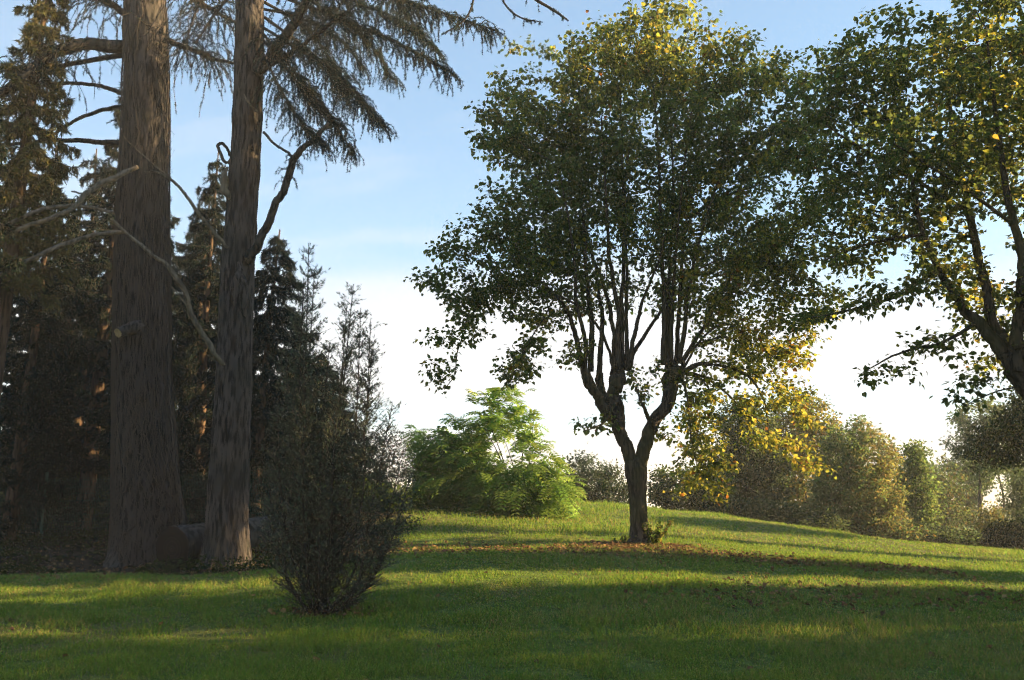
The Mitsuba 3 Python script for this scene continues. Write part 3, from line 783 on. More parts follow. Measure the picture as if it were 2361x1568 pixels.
def trunk_with_flare(tree, pts, k, flare, bump, bsdf, n=220):
    s = spline(np.array(pts, float), n)
    P = np.array([at(*r[:3]) for r in s])
    R = s[:, 3] * px(s[:, 2])
    lobes = rng.uniform(0, 2 * math.pi, 3)
    z0 = P[:, 2].min()

    def bb(q, th):
        h = q[..., 2] - z0
        f = flare * np.exp(-h / .38)
        lob = sum(np.maximum(0, np.cos((th - l) * (2 + i_))) ** 2 for i_, l in enumerate(lobes)) / 2
        return bump(q, th) * (1 + f * (.35 + lob))
    part(tree, 'trunk', tube(P, R, k, bb), bsdf, smooth=True)
    return P, R


TP1, TR1 = trunk_with_flare(cedar, [(337, -420, D1, 40), (337, -150, D1, 46), (336, 0, D1, 50), (336, 250, D1, 54), (331, 450, D1, 57), (328, 650, D1, 60), (328, 850, D1, 62), (333, 1000, D1, 66), (338, 1120, D1, 70), (344, 1200, D1, 76), (348, 1310, D1, 84), (348, 1330, D1, 84)], 120, .35, bark_bump(11, .12, 12, .10), 'mat_cedar_bark')
# dry vine stems running up the trunk
big, small = [], []
for k in range(520):
    th = rng.uniform(0, 2 * math.pi)
    u0 = rng.uniform(.18, .9)
    u1 = min(.985, u0 + rng.uniform(.08, .4))
    n = 26
    uu = np.linspace(u1, u0, n)
    i0 = np.clip((uu * (len(TP1) - 1)).astype(int), 0, len(TP1) - 1)
    thv = th + np.cumsum(rng.normal(0, .05, n)) + .12 * np.sin(np.linspace(0, rng.uniform(3, 14), n))
    rr = TR1[i0] * (1 + .35 * .25 * np.exp(-(TP1[i0][:, 2] - TP1[:, 2].min()) / .38)) * 1.02 + rng.uniform(.0, .035)
    Q = TP1[i0] + np.stack([np.cos(thv) * rr, np.sin(thv) * rr, 0 * thv], 1)
    rad_ = rng.uniform(.003, .009) if k > 40 else rng.uniform(.010, .02)
    (big if k <= 40 else small).append((Q, np.full(n, rad_)))
for Q, R in big:
    part(cedar, 'vine', tube(Q, R, 5), 'mat_vine', smooth=True)
for k in range(900):          # short loose ends sticking out
    th = rng.uniform(0, 2 * math.pi)
    i0 = rng.integers(40, len(TP1) - 6)
    o = np.array([math.cos(th), math.sin(th), 0])
    tn = np.array([-o[1], o[0], 0])
    p = TP1[i0] + o * TR1[i0] * .98
    ln = rng.uniform(.06, .28)
    q = p + o * ln * rng.uniform(.2, .7) + tn * rng.normal(0, .6) * ln + np.array([0, 0, rng.normal(-.2, .7) * ln])
    Q = spline(np.array([p, (p + q) / 2 + o * .04 + rng.normal(0, .02, 3), q]), 6)
    small.append((Q, np.linspace(.004, .002, 6)))
part(cedar, 'vine_tangle', join([tube(Q, R, 3) for Q, R in small]), 'mat_vine', kind='stuff')
ced1_limbs = [
    [(300, 112, 0, 17), (230, 100, -.4, 16), (140, 112, -.8, 14), (95, 140, -1.0, 13), (40, 190, -1.3, 11), (-30, 230, -1.6, 9)],
    [(300, 125, .2, 7), (200, 142, .2, 6), (100, 165, .2, 5), (20, 200, .3, 3)],
    [(300, 218, .2, 7), (262, 208, .3, 5.5), (210, 195, .5, 4.5), (110, 193, .8, 4)],
    [(290, 245, .3, 6), (240, 252, .6, 5), (170, 280, 1.0, 4), (110, 320, 1.4, 3)],
    [(290, 330, .2, 7), (200, 326, .4, 6), (100, 325, .5, 5), (0, 340, .8, 4), (-50, 355, 1, 3)],
    [(300, 40, .2, 9), (240, 0, .2, 8), (180, -40, .3, 6), (60, -80, .5, 4)],
    [(370, 85, .1, 8), (430, 110, .3, 6), (480, 132, .5, 5), (545, 150, .7, 3.5)],
    [(365, -20, .2, 9), (430, -10, .4, 7), (500, 30, .6, 5), (560, 60, .8, 3)],
    [(365, -120, .2, 9), (460, -130, -.2, 7), (540, -100, -.5, 5)],
]
c1p = []
for L in ced1_limbs:
    P, R = woody(cedar, 'branch', [(q[0], q[1], D1 + q[2], q[3]) for q in L], 'mat_cedar_bark', n=8 * len(L), k=9)
    c1p.append(P)
for L in [[(318, 385, -1.3, 7), (262, 410, -1.6, 9), (200, 446, -1.9, 9), (160, 485, -2.1, 8), (60, 525, -2.5, 7), (-40, 555, -2.8, 6)],
          [(205, 450, -1.9, 4), (165, 441, -1.7, 2.5)],
          [(290, 535, -1.3, 7), (230, 540, -1.6, 7), (120, 575, -2.0, 7), (0, 632, -2.5, 6), (-60, 660, -2.7, 5)],
          [(262, 490, -.9, 5), (180, 475, -1.0, 6), (80, 490, -1.4, 7), (-30, 540, -1.8, 6)]]:
    woody(cedar, 'dead_branch', [(q[0], q[1], D1 + q[2], q[3] * .8) for q in L], 'mat_dead_wood', n=9 * len(L), k=9, bump=bark_bump(26, .35, 23, .6))
# sawn-off stub with its pale end
sa, sb = at(325, 752, D1 - .5), at(272, 768, D1 - 1.05)
Q = spline(np.array([sa, (sa + sb) / 2 + [0, 0, .02], sb]), 16)
v, f = tube(Q, np.linspace(.19, .125, 16), 18, bark_bump(14, .35, 19, 1.0))
stub = part(cedar, 'stub', (v, f), 'mat_cedar_bark', smooth=50)
e = np.arange(18)
face = v[15 * 18:16 * 18] + nrm(sb - sa) * .006
part(stub, 'cut_end', (np.vstack([face, face.mean(0) + nrm(sb - sa) * .01]), np.stack([e * 0 + 18, e, (e + 1) % 18], 1)), 'mat_fresh_wood')
A1, B1, pp, dd = hanging([c1p[0], c1p[5], c1p[6], c1p[7], c1p[8]], 26, .7, 2.6, .35, bare=.35)
part(cedar, 'twigs', tubes3(A1, B1, np.full(len(A1), .010), np.full(len(A1), .008)), 'mat_twig', kind='stuff')
sub = rng.random(len(pp)) < .10
sub2 = (pp[:, 2] > 12.2) | sub
m, c = tufts(pp[sub2], dd[sub2], 5, .07, .017, CEDAR_GREEN)
part(cedar, 'foliage', m, 'mat_needle', color=c, kind='stuff')

cedar2 = key_for('cedar_tree')
tag(cedar2, 'slender cedar with bare furrowed trunk and drooping foliage at the top', 'tree')
DC = 20.0
TP2, TR2 = trunk_with_flare(cedar2, [(585, -420, DC, 28), (580, -150, DC, 32), (576, 0, DC, 35), (574, 150, DC, 36), (569, 300, DC, 36), (560, 450, DC, 37), (550, 580, DC, 39), (545, 700, DC, 40), (540, 850, DC, 41), (533, 1000, DC, 43), (527, 1120, DC, 45), (524, 1200, DC, 47), (524, 1310, DC, 50), (524, 1330, DC, 50)], 110, .55, bark_bump(15, .17, 14, .09), 'mat_cedar_bark')
limbs_c2 = [
    [(590, 165, -.2, 16), (618, 140, -.3, 14), (650, 95, -.5, 13), (680, 55, -.6, 12), (702, 0, -.8, 10), (720, -70, -1.0, 8), (760, -160, -1.2, 5)],
    [(590, 170, -.25, 8), (625, 150, -.4, 7), (690, 110, -.7, 5.5), (740, 70, -.9, 4.5), (790, 35, -1.1, 3.5), (850, -10, -1.3, 2)],
    [(570, 600, -.3, 13), (585, 578, -.45, 11), (610, 530, -.6, 10), (640, 465, -.8, 9), (665, 410, -.9, 9), (677, 362, -1.0, 8.5), (700, 342, -1.05, 7), (730, 315, -1.1, 5.5), (757, 282, -1.2, 4)],
    [(608, 305, -.2, 3.4), (630, 330, -.4, 3), (660, 350, -.8, 3), (675, 362, -1.0, 3)],
]
c2p = []
for L in limbs_c2:
    P, R = woody(cedar2, 'branch', [(q[0], q[1], DC + q[2], q[3]) for q in L], 'mat_cedar_bark', n=9 * len(L), k=10)
    c2p.append(P)
fol = [
    [(610, 40, .1, 4), (740, 140, -.2, 3), (820, 225, -.4, 2.4), (882, 292, -.5, 1)],
    [(605, 90, .3, 4), (690, 195, .3, 3), (760, 275, .3, 2), (815, 352, .3, 1)],
    [(610, -20, -.2, 4), (780, 40, -.7, 3.4), (920, 100, -1.0, 2.4), (1048, 172, -1.3, 1)],
    [(610, -90, 0, 4), (840, -30, -.7, 3), (990, 20, -1.2, 2.2), (1150, 72, -1.6, 1)],
    [(605, 120, -.4, 4), (650, 210, -.8, 3), (700, 290, -1.0, 2), (745, 335, -1.1, 1)],
    [(640, -110, .5, 4), (860, -60, .6, 3), (940, 40, .4, 2), (1010, 120, .2, 1)],
    [(610, -60, .6, 4), (750, 20, .9, 3), (850, 100, 1.0, 2), (905, 185, 1.0, 1)],
    [(600, 60, -.6, 4), (680, 110, -1.2, 3), (780, 170, -1.6, 2), (850, 250, -1.8, 1)],
    [(600, 0, .8, 4), (700, 60, 1.4, 3), (770, 150, 1.7, 2), (800, 240, 1.8, 1)],
    [(620, -40, -.5, 4), (720, -30, -1.4, 3), (860, 20, -1.9, 2.4), (960, 70, -2.1, 1)],
    [(600, 20, .3, 4), (690, 40, .5, 3), (780, 90, .7, 2), (840, 160, .8, 1)],
    [(600, 70, -.2, 4), (650, 130, -.3, 3), (720, 220, -.5, 2), (790, 300, -.6, 1)],
    [(560, -60, .4, 4), (480, -20, .7, 3), (440, 60, .9, 2), (430, 130, 1, 1)],
    [(540, -20, -.2, 4), (490, 40, -.4, 3), (450, 100, -.5, 2)],
    [(990, -160, -2.2, 4), (1130, -60, -2.4, 3), (1165, 10, -2.4, 2.4), (1200, 40, -2.4, 2), (1252, 52, -2.4, 1)],
    [(1050, -160, -2.2, 5), (1210, -20, -2.4, 4), (1270, 20, -2.4, 3.4), (1310, 48, -2.4, 2)],
    [(860, -160, -1.2, 5), (1040, -110, -1.8, 4), (1090, -30, -2.0, 3), (1075, 40, -2.0, 2.4), (1020, 80, -2.0, 1.4)],
]
fp = []
for L in fol:
    P, R = woody(cedar2, 'branch', [(q[0], q[1], DC + q[2], q[3]) for q in L], 'mat_twig', n=26, k=6)
    fp.append(P)
A1, B1, pp, dd = hanging(fp[:12], 46, .35, 1.35, .9, bare=.03)
A2, B2, pp2, dd2 = hanging(fp[12:14], 46, .8, 2.6, .3, bare=.4)
A3, B3, pp3, dd3 = hanging([c2p[2][30:], c2p[1][20:]], 16, .2, .6, .5, bare=.1)
A4, B4, pp4, dd4 = hanging(fp[14:], 5, .1, .35, .9, bare=.3)
sub = rng.random(len(pp2)) < .3
part(cedar2, 'twigs', tubes3(np.vstack([A1, A2, A3, A4]), np.vstack([B1, B2, B3, B4]), np.full(len(A1) + len(A2) + len(A3) + len(A4), .0055), np.full(len(A1) + len(A2) + len(A3) + len(A4), .004)), 'mat_twig', kind='stuff')
m, c = tufts(np.vstack([pp, pp2[sub], pp3, pp4]), np.vstack([dd, dd2[sub], dd3, dd4]), 5, .06, .015, CEDAR_GREEN)
part(cedar2, 'foliage', m, 'mat_needle', color=c, kind='stuff')
print('cedar tufts', len(pp), len(pp2), len(pp3))
for L in [[(515, 842, -.7, 7), (480, 795, -1.0, 8), (445, 730, -1.3, 8.5), (420, 665, -1.6, 8), (385, 615, -1.8, 7), (330, 570, -2.0, 6), (290, 535, -2.1, 5), (255, 505, -2.2, 3.5)],
          [(525, 572, -.4, 6), (480, 520, -.7, 6), (430, 455, -1.0, 5), (395, 415, -1.2, 4), (360, 397, -1.3, 3), (332, 395, -1.3, 2)],
          [(395, 412, -1.2, 3), (345, 370, -1.4, 2.2), (290, 320, -1.6, 1.6), (270, 275, -1.7, 1)],
          [(450, 735, -1.3, 3), (420, 690, -1.4, 2.4), (395, 660, -1.4, 1.6)],
          [(598, 262, -.6, 3), (575, 240, -.8, 3), (562, 215, -.9, 2)]]:
    woody(cedar2, 'dead_branch', [(q[0], q[1], DC + q[2], q[3] * .85) for q in L], 'mat_dead_wood', n=9 * len(L), k=8, bump=bark_bump(26, .35, 29, .6))
# a small looped snag and a knot on the left side of the trunk, a torn scar in front
woody(cedar2, 'snag', [(538, 360, DC - .1, 4), (522, 375, DC - .1, 4), (508, 352, DC - .1, 4), (503, 335, DC - .1, 4), (512, 330, DC - .1, 4), (525, 345, DC - .1, 3.5), (530, 360, DC - .1, 3)], 'mat_cedar_bark', n=30, k=7)
woody(cedar2, 'knot', [(530, 460, DC - .3, 5), (522, 440, DC - .35, 11), (520, 405, DC - .35, 9), (526, 385, DC - .3, 3)], 'mat_dead_wood', n=16, k=8, bump=bark_bump(18, .5, 2, .5))
woody(cedar2, 'bark_ridge', [(549, 605, DC - .72, 4), (556, 640, DC - .76, 10), (562, 690, DC - .76, 10), (562, 730, DC - .74, 5)], 'mat_cedar_bark', n=22, k=10, bump=bark_bump(18, .4, 6, .3))


# the crowns of both cedars above the frame
for tree_, P_, R_, dd_ in ((cedar, TP1, TR1, D1), (cedar2, TP2, TR2, DC)):
    top = P_[0] if P_[0][2] > P_[-1][2] else P_[-1]
    Q = spline(np.array([top, top + [.1, .1, 4], top + [.2, 0, 8.0]]), 20)
    part(tree_, 'trunk_top', tube(Q, np.linspace(R_.min(), .04, 20), 14), 'mat_cedar_bark', smooth=True)
    cp = []
    for k in range(30):
        p = Q[min(19, int(rng.random() * 19))] - [0, 0, rng.uniform(0, 2.6)]
        th = rng.uniform(0, 2 * math.pi)
        o = np.array([math.cos(th), math.sin(th), 0])
        L_ = rng.uniform(2.8, 5.6)
        W = spline(np.array([p, p + o * L_ * .5 + [0, 0, .5], p + o * L_ + [0, 0, .1]]), 12)
        part(tree_, 'branch', tube(W, np.linspace(.075, .02, 12), 5), 'mat_cedar_bark', smooth=True)
        cp.append(W)
    A1, B1, pp, dd = hanging(cp, 10, .5, 1.3, 1.0, bare=.1)
    m, c = tufts(pp[::3], dd[::3], 3, .15, .05, CEDAR_GREEN)
    part(tree_, 'upper_foliage', m, 'mat_needle', color=c, kind='stuff')

# ------------------------------------------------------------------ spruces behind
def spruce(label, base, height, radius, n_br, pal, crown_from=.06, lit=None, needle_w=.04, name='spruce_tree', density=1.0):
    t = key_for(name)
    tag(t, label, 'tree')
    top = base + np.array([rng.normal(0, .15), rng.normal(0, .15), height])
    Q = spline(np.array([base - [0, 0, .15], (base + top) / 2 + np.append(rng.normal(0, .06, 2), 0), top]), 30)
    part(t, 'trunk', tube(Q, np.linspace(.03 + height * .016, .02, 30), 12, bark_bump(14, .1, 3)), 'mat_spruce_bark', smooth=True)
    A_, B_, pp, dd = [], [], [], []
    for k in range(n_br):
        u = crown_from + (1 - crown_from) * (k + rng.random()) / n_br
        i0 = min(int(u * 29), 28)
        p = Q[i0]
        L = radius * ((1 - u) ** .72) * rng.uniform(.6, 1.12) + .15
        th = k * 2.39996 + rng.normal(0, .3)
        o = np.array([math.cos(th), math.sin(th), 0])
        n = 9
        tt = np.linspace(0, 1, n)
        zz = L * (.10 * tt - .62 * tt ** 1.6 + .34 * tt ** 3.2)
        W = p + o * (L * tt)[:, None] + np.stack([0 * tt, 0 * tt, zz], 1) + np.cumsum(rng.normal(0, .02, (n, 3)), 0)
        A_.append(W[:-1])
        B_.append(W[1:])
        m_ = int(L * 30 * density)
        f = rng.random(m_) ** .75 * (n - 1) * .999
        j0 = f.astype(int)
        c0 = W[j0] + (W[j0 + 1] - W[j0]) * (f - j0)[:, None]
        hang = rng.uniform(.12, .42, m_) * (.5 + .5 * np.sin(np.pi * np.clip(f / (n - 1), .1, .95)))
        sd = np.cross(o, [0, 0, 1.0])
        c1 = c0 + sd * (rng.normal(0, .28, m_) * hang * 2)[:, None] + o * (hang * .25)[:, None] - np.array([0, 0, 1]) * hang[:, None]
        A_.append(c0)
        B_.append(c1)
        q_ = 9
        ft = rng.random((m_, q_))[..., None]
        pp.append((c0[:, None] + (c1 - c0)[:, None] * ft).reshape(-1, 3))
        dd.append(np.repeat(nrm(c1 - c0), q_, 0))
        m2 = int(L * 40)
        f = rng.random(m2) * (n - 1) * .999
        j0 = f.astype(int)
        pp.append(W[j0] + (W[j0 + 1] - W[j0]) * (f - j0)[:, None])
        dd.append(nrm(W[j0 + 1] - W[j0]))
    A_, B_ = np.vstack(A_), np.vstack(B_)
    part(t, 'twigs', tubes3(A_, B_, np.full(len(A_), .012), np.full(len(A_), .008)), 'mat_twig', kind='stuff')
    pp, dd = np.vstack(pp), np.vstack(dd)
    m, c = tufts(pp, dd, 2, .15, needle_w, pal, spread=.8)
    part(t, 'foliage', m, 'mat_needle', color=c, kind='stuff')
    print(t, 'tufts', len(pp))
    return t


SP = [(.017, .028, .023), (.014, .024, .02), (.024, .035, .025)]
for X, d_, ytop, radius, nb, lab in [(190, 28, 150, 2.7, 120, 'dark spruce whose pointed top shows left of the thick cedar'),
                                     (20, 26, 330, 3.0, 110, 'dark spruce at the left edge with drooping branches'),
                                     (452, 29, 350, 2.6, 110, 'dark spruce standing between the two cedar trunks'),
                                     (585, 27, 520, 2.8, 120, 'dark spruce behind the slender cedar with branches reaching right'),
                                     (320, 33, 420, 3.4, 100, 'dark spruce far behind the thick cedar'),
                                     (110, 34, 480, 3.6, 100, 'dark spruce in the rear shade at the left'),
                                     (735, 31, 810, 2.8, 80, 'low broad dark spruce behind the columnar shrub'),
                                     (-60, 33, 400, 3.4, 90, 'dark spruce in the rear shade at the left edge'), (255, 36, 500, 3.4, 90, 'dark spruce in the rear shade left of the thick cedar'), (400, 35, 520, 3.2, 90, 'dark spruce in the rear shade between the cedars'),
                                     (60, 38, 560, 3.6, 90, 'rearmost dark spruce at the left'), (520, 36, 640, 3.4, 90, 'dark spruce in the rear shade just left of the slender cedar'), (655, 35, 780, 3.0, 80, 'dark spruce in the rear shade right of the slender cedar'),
                                     (150, 31, 340, 3.6, 100, 'dark spruce behind the dead branches left of the thick cedar'), (430, 32, 430, 3.2, 90, 'second dark spruce seen in the gap between the cedars'), (-330, 15, -500, 3.0, 100, 'added unseen dark spruce outside the left edge, blocking light'), (-170, 27, 200, 3.2, 80, 'dark spruce just past the left edge')]:  # the spruce outside the left edge is added to darken this side
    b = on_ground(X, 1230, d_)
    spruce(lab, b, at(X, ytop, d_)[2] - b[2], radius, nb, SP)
b = on_ground(-70, 1230, 20.5)
spruce('olive yellow cypress at the top left edge with dense feathery sprays', b, 16.5, 2.0, 120, [(.19, .16, .06), (.14, .135, .05), (.10, .11, .045)], crown_from=.42, name='cypress_tree', needle_w=.04)
for X, d_, cy, rx, ry, lab in [(40, 32, 1110, 110, 90, 'dark undergrowth bush behind the fence at the left edge'), (240, 31, 1120, 110, 80, 'dark undergrowth bush behind the fence left of the thick cedar'), (450, 31, 1130, 80, 70, 'undergrowth bush behind the fence between the cedars'),
                               (620, 30, 1120, 80, 80, 'dark undergrowth bush right of the slender cedar'), (170, 40, 900, 190, 130, 'tall dark bush far behind the spruces at left'), (430, 42, 900, 150, 150, 'tall dark bush far behind the cedars')]:
    plain_tree('bush', lab, on_ground(X, 1200, d_), .8, [ell(X, cy, rx, ry, d_, 1.5)], 300, 6000, .14, palette((.05, .075, .025), (.04, .06, .025), (.08, .11, .03)), trunk_r=.05, step=.3, kill=.42, stems=5, category='bush')

# ------------------------------------------------------------------ log and fence
log = key_for('fallen_log')
tag(log, 'thick weathered log lying between the two cedar trunks', 'log')
a_, b_ = at(398, 1262, 20.0), at(660, 1238, 23.6)
a_[2], b_[2] = gz(a_[0], a_[1]) + .44, gz(b_[0], b_[1]) + .36
Q = spline(np.array([a_, (a_ + b_) / 2 + [0, 0, -.02], b_]), 60)
v, f = tube(Q, np.linspace(.50, .42, 60), 56, bark_bump(9, .14, 17, 1.0))
ax_ = nrm(b_ - a_)
part(log, 'bark', (v, f[:-112]), 'mat_log_bark', smooth=True)
for e_, end in ((0, a_), (59, b_)):
    ring = v[e_ * 56:(e_ + 1) * 56]
    sg = -1 if e_ == 0 else 1
    cen = ring.mean(0)
    rows = [cen + (ring - cen) * u + ax_ * sg * (.012 + .012 * meshkit.noise((cen + (ring - cen) * u) * 14)[:, None]) for u in (1.0, .8, .6, .4, .2, .02)]
    VV = np.vstack([ring] + rows)
    FF = []
    for r_ in range(6):
        e = np.arange(56)
        FF.append(np.stack([r_ * 56 + e, r_ * 56 + (e + 1) % 56, (r_ + 1) * 56 + (e + 1) % 56, (r_ + 1) * 56 + e], 1))
    uvv = np.repeat(np.array([1, 1, .8, .6, .4, .2, .02]), 56)
    part(log, 'cut_end', (VV, np.vstack(FF)), 'mat_cut_wood', smooth=True, uv=np.stack([uvv, 0 * uvv], 1))

fence = key_for('wire_fence')
tag(fence, 'green wire mesh fence in the shade behind the cedars', 'fence')
YF = 26.0
fx = np.arange(-19.0, -6.0, 2.55) + .12
boxf = np.array([[0, 1, 3], [0, 3, 2], [4, 6, 7], [4, 7, 5], [0, 4, 5], [0, 5, 1], [2, 3, 7], [2, 7, 6], [0, 2, 6], [0, 6, 4], [1, 5, 7], [1, 7, 3]])


def box(c, h):
    return np.array([[sx * h[0], sy * h[1], sz * h[2]] for sx in (-1, 1) for sy in (-1, 1) for sz in (-1, 1)]) + c, boxf


for x in fx:
    z = float(gz(x, YF))
    part(fence, 'post', box(np.array([x, YF, z + .92]), (.03, .03, 1.02)), 'mat_fence')
for x0, x1 in zip(fx[:-1], fx[1:]):
    ms = []
    for h in np.arange(.08, 1.78, .2):
        ms.append((np.array([x0, YF - .036, gz(x0, YF) + h]), np.array([x1, YF - .036, gz(x1, YF) + h])))
    for x in np.arange(x0 + .05, x1, .05):
        g_ = gz(x, YF)
        ms.append((np.array([x, YF - .044, g_ + .05]), np.array([x, YF - .044, g_ + 1.75])))
    A_, B_ = np.array([q[0] for q in ms]), np.array([q[1] for q in ms])
    part(fence, 'mesh_panel', tubes3(A_, B_, np.full(len(A_), .004), np.full(len(A_), .004)), 'mat_fence', kind='stuff')

# ------------------------------------------------------------------ basal shoots of the linden
sprout = key_for('root_sprout')
tag(sprout, 'small yellow green leafy sprout at the right foot of the linden trunk', 'plant')
g0 = on_ground(1510, 1250, 21.8)
pp, aa = [], []
for k in range(14):
    end = g0 + np.array([rng.normal(.02, .16), rng.normal(0, .12), rng.uniform(.25, .62)])
    Q = spline(np.array([g0 + np.append(rng.normal(0, .05, 2), -.03), (g0 + end) / 2, end]), 8)
    part(sprout, 'stem', tube(Q, np.linspace(.006, .003, 8), 4), 'mat_twig')
    for q in Q[2:]:
        for _ in range(3):
            pp.append(q + rng.normal(0, .03, 3))
            aa.append(rng.normal(0, 1, 3) + [0, 0, -.2])
pp, aa = np.array(pp), np.array(aa)
m, c = blades(pp, aa, nrm(np.array([0, 0, 1.0]) + rng.normal(0, .5, pp.shape)), rng.uniform(.06, .11, len(pp)), rng.uniform(.05, .09, len(pp)), 'heart', tints(len(pp), [(.20, .24, .04), (.14, .2, .04), (.30, .24, .05)]))
part(sprout, 'foliage', m, 'mat_leaf', color=c, kind='stuff')
sprout = key_for('root_sprout')
tag(sprout, 'tiny dark green sprout at the left foot of the linden trunk', 'plant')
g0 = on_ground(1440, 1250, 21.8)
pp = g0 + np.stack([rng.normal(0, .13, 40), rng.normal(0, .08, 40), rng.uniform(.03, .22, 40)], 1)
Qs = [spline(np.array([g0 + [0, 0, -.02], p]), 4) for p in pp[::6]]
for Q in Qs:
    part(sprout, 'stem', tube(Q, np.full(4, .004), 4), 'mat_twig')
m, c = blades(pp, rng.normal(0, 1, pp.shape), nrm(np.array([0, 0, 1.0]) + rng.normal(0, .5, pp.shape)), rng.uniform(.06, .10, 40), rng.uniform(.05, .08, 40), 'heart', tints(40, GREEN))
part(sprout, 'foliage', m, 'mat_leaf', color=c, kind='stuff')

# ------------------------------------------------------------------ fallen leaves
LIT = [(.19, .11, .06), (.25, .16, .08), (.14, .08, .05), (.29, .20, .10), (.11, .065, .042)]


def litter(n, fx_, fy_, size):
    x, y = fx_, fy_
    pos = np.stack([x, y, gz(x, y) + rng.uniform(.0, .055, len(x))], 1)
    ax = nrm(np.stack([rng.normal(size=len(x)), rng.normal(size=len(x)), rng.normal(0, .25, len(x))], 1))
    nr = nrm(np.array([0, 0, 1.0]) + rng.normal(0, .6, pos.shape))
    L = size * rng.uniform(.4, 1.25, len(x))
    return blades(pos, ax, nr, L, L * .9, 'heart', tints(len(x), LIT))


bl = on_ground(1475, 1255, 22)
n1 = 3200
x1, y1 = bl[0] + rng.normal(0, .7, n1), bl[1] - .35 + rng.normal(0, .45, n1)
n2 = 5200
x2, y2 = rng.uniform(-4.5, 9.5, n2), 20.0 + rng.normal(0, .75, n2) + .03 * rng.normal(size=n2)
y2 = y2 - .06 * (x2 - 2)
n3 = 1500
x3, y3 = rng.uniform(1.5, 10.5, n3), 14.6 + rng.normal(0, .9, n3)
n4 = 1500
x4, y4 = rng.uniform(-13, -3, n4), rng.uniform(16.5, 25, n4)
n5 = 260
gsx = gs
x5, y5 = gsx[0] + rng.normal(.1, .42, n5), gsx[1] + rng.normal(0, .25, n5)
n6 = 220
x6, y6 = rng.uniform(-8, 9, n6), rng.uniform(7, 20, n6)
x_, y_ = np.concatenate([x1, x2, x3, x4, x5, x6]), np.concatenate([y1, y2, y3, y4, y5, y6])
m, c = litter(len(x_), x_, y_, .075)
scene['fallen_leaves'] = mikit.ply(m, 'mat_dry_leaf', color=c)
tag('fallen_leaves', 'brown fallen leaves scattered on the grass around the linden trunk', 'fallen leaves', kind='stuff')

# ------------------------------------------------------------------ low ground cover in the shade of the cedars
n_ = 15000
x_, y_ = rng.uniform(-15, -2.6, n_), 17.9 + rng.random(n_) ** 1.2 * 9
k_ = meshkit.fbm(np.stack([x_ * .7, y_ * .7, 0 * x_], -1), 3, seed=51)
ok = k_ > .42
x_, y_, k_ = x_[ok], y_[ok], k_[ok]
pos = np.stack([x_, y_, gz(x_, y_) + rng.random(len(x_)) * (.03 + 1.1 * np.clip(k_ - .42, 0, .3))], 1)
m, c = blades(pos, rng.normal(0, 1, pos.shape) * [1, 1, .4], nrm(np.array([0, 0, 1.0]) + rng.normal(0, .5, pos.shape)), rng.uniform(.05, .11, len(pos)), rng.uniform(.04, .08, len(pos)), 'heart', tints(len(pos), [(.035, .055, .02), (.028, .045, .018), (.05, .065, .025)]))
scene['ground_cover'] = mikit.ply(m, 'mat_leaf', color=c)
tag('ground_cover', 'low dark leafy ground cover under the cedars and spruces', 'ground cover', kind='stuff')

# ------------------------------------------------------------------ grass
Ps, Ls, Ws, Cs, near = [], [], [], [], []
G_ = [(.16, .27, .045), (.13, .24, .04), (.195, .295, .05), (.25, .30, .06), (.33, .30, .11)]


def turf(n, y0, y1, half0, half1, h, wd):
    y = rng.uniform(y0, y1, n)
    half = half0 + (half1 - half0) * (y - y0) / (y1 - y0)
    x = rng.uniform(-1, 1, n) * half
    clump = meshkit.fbm(np.stack([x * 2.2, y * 2.2, 0 * x], -1), 3, seed=2)
    keep = (~bare_mask(x, y)) & (rng.random(n) < np.clip(.35 + (clump - .35) * 2.2, .12, 1)) & (np.hypot(x - gs[0], y - gs[1]) > .35 + .25 * rng.random(n))
    x, y, clump = x[keep], y[keep], clump[keep]
    m = len(x)
    p = np.stack([x, y, gz(x, y) - .005], 1)
    long_ = np.clip((y - 23) / 5, 0, 1) * .8 * (x < 6)
    patch = smooth01(.5, .7, meshkit.fbm(np.stack([x * .5, y * .5, 0 * x + 3], -1), 3, seed=12))
    H = h * rng.uniform(.55, 1.25, m) * (.45 + 1.2 * clump) * (1 + long_ + .8 * patch)
    dry = meshkit.fbm(np.stack([x * .45, y * .45, 0 * x + 7], -1), 3, seed=15)
    u = rng.random(m)
    pick = np.where(u < .05 + .35 * smooth01(.5, .68, dry), 4, np.where(u < .3, 3, rng.integers(0, 3, m)))
    return p, H, np.full(m, wd) * rng.uniform(.6, 1.3, m), tints(m, G_, pick=pick)


for n, y0, y1, h0, h1, h, wd, kind in [(190000, 5.5, 11, 4.2, 8.0, .075, .006, 'blade'), (130000, 11, 16, 8, 11.5, .070, .0085, 'blade'), (150000, 16, 24, 11.5, 16.5, .065, .013, 'needle'), (150000, 24, 42, 16.5, 28, .075, .024, 'needle')]:
    p, H, Wd, Co = turf(n, y0, y1, h0, h1, h, wd)
    m_ = len(p)
    ax = nrm(np.stack([rng.normal(0, .42, m_), rng.normal(0, .42, m_), np.ones(m_)], 1))
    nr = np.stack([rng.normal(size=m_), rng.normal(size=m_), .2 * rng.normal(size=m_)], 1)
    (mesh, c) = blades(p, ax, nr, H, Wd, kind, Co)
    Ps.append(mesh)
    Cs.append(c)
scene['grass'] = mikit.ply(join(Ps), 'mat_grass', color=np.vstack(Cs))
tag('grass', 'short green grass of the lawn with some longer blades', 'grass', kind='stuff')
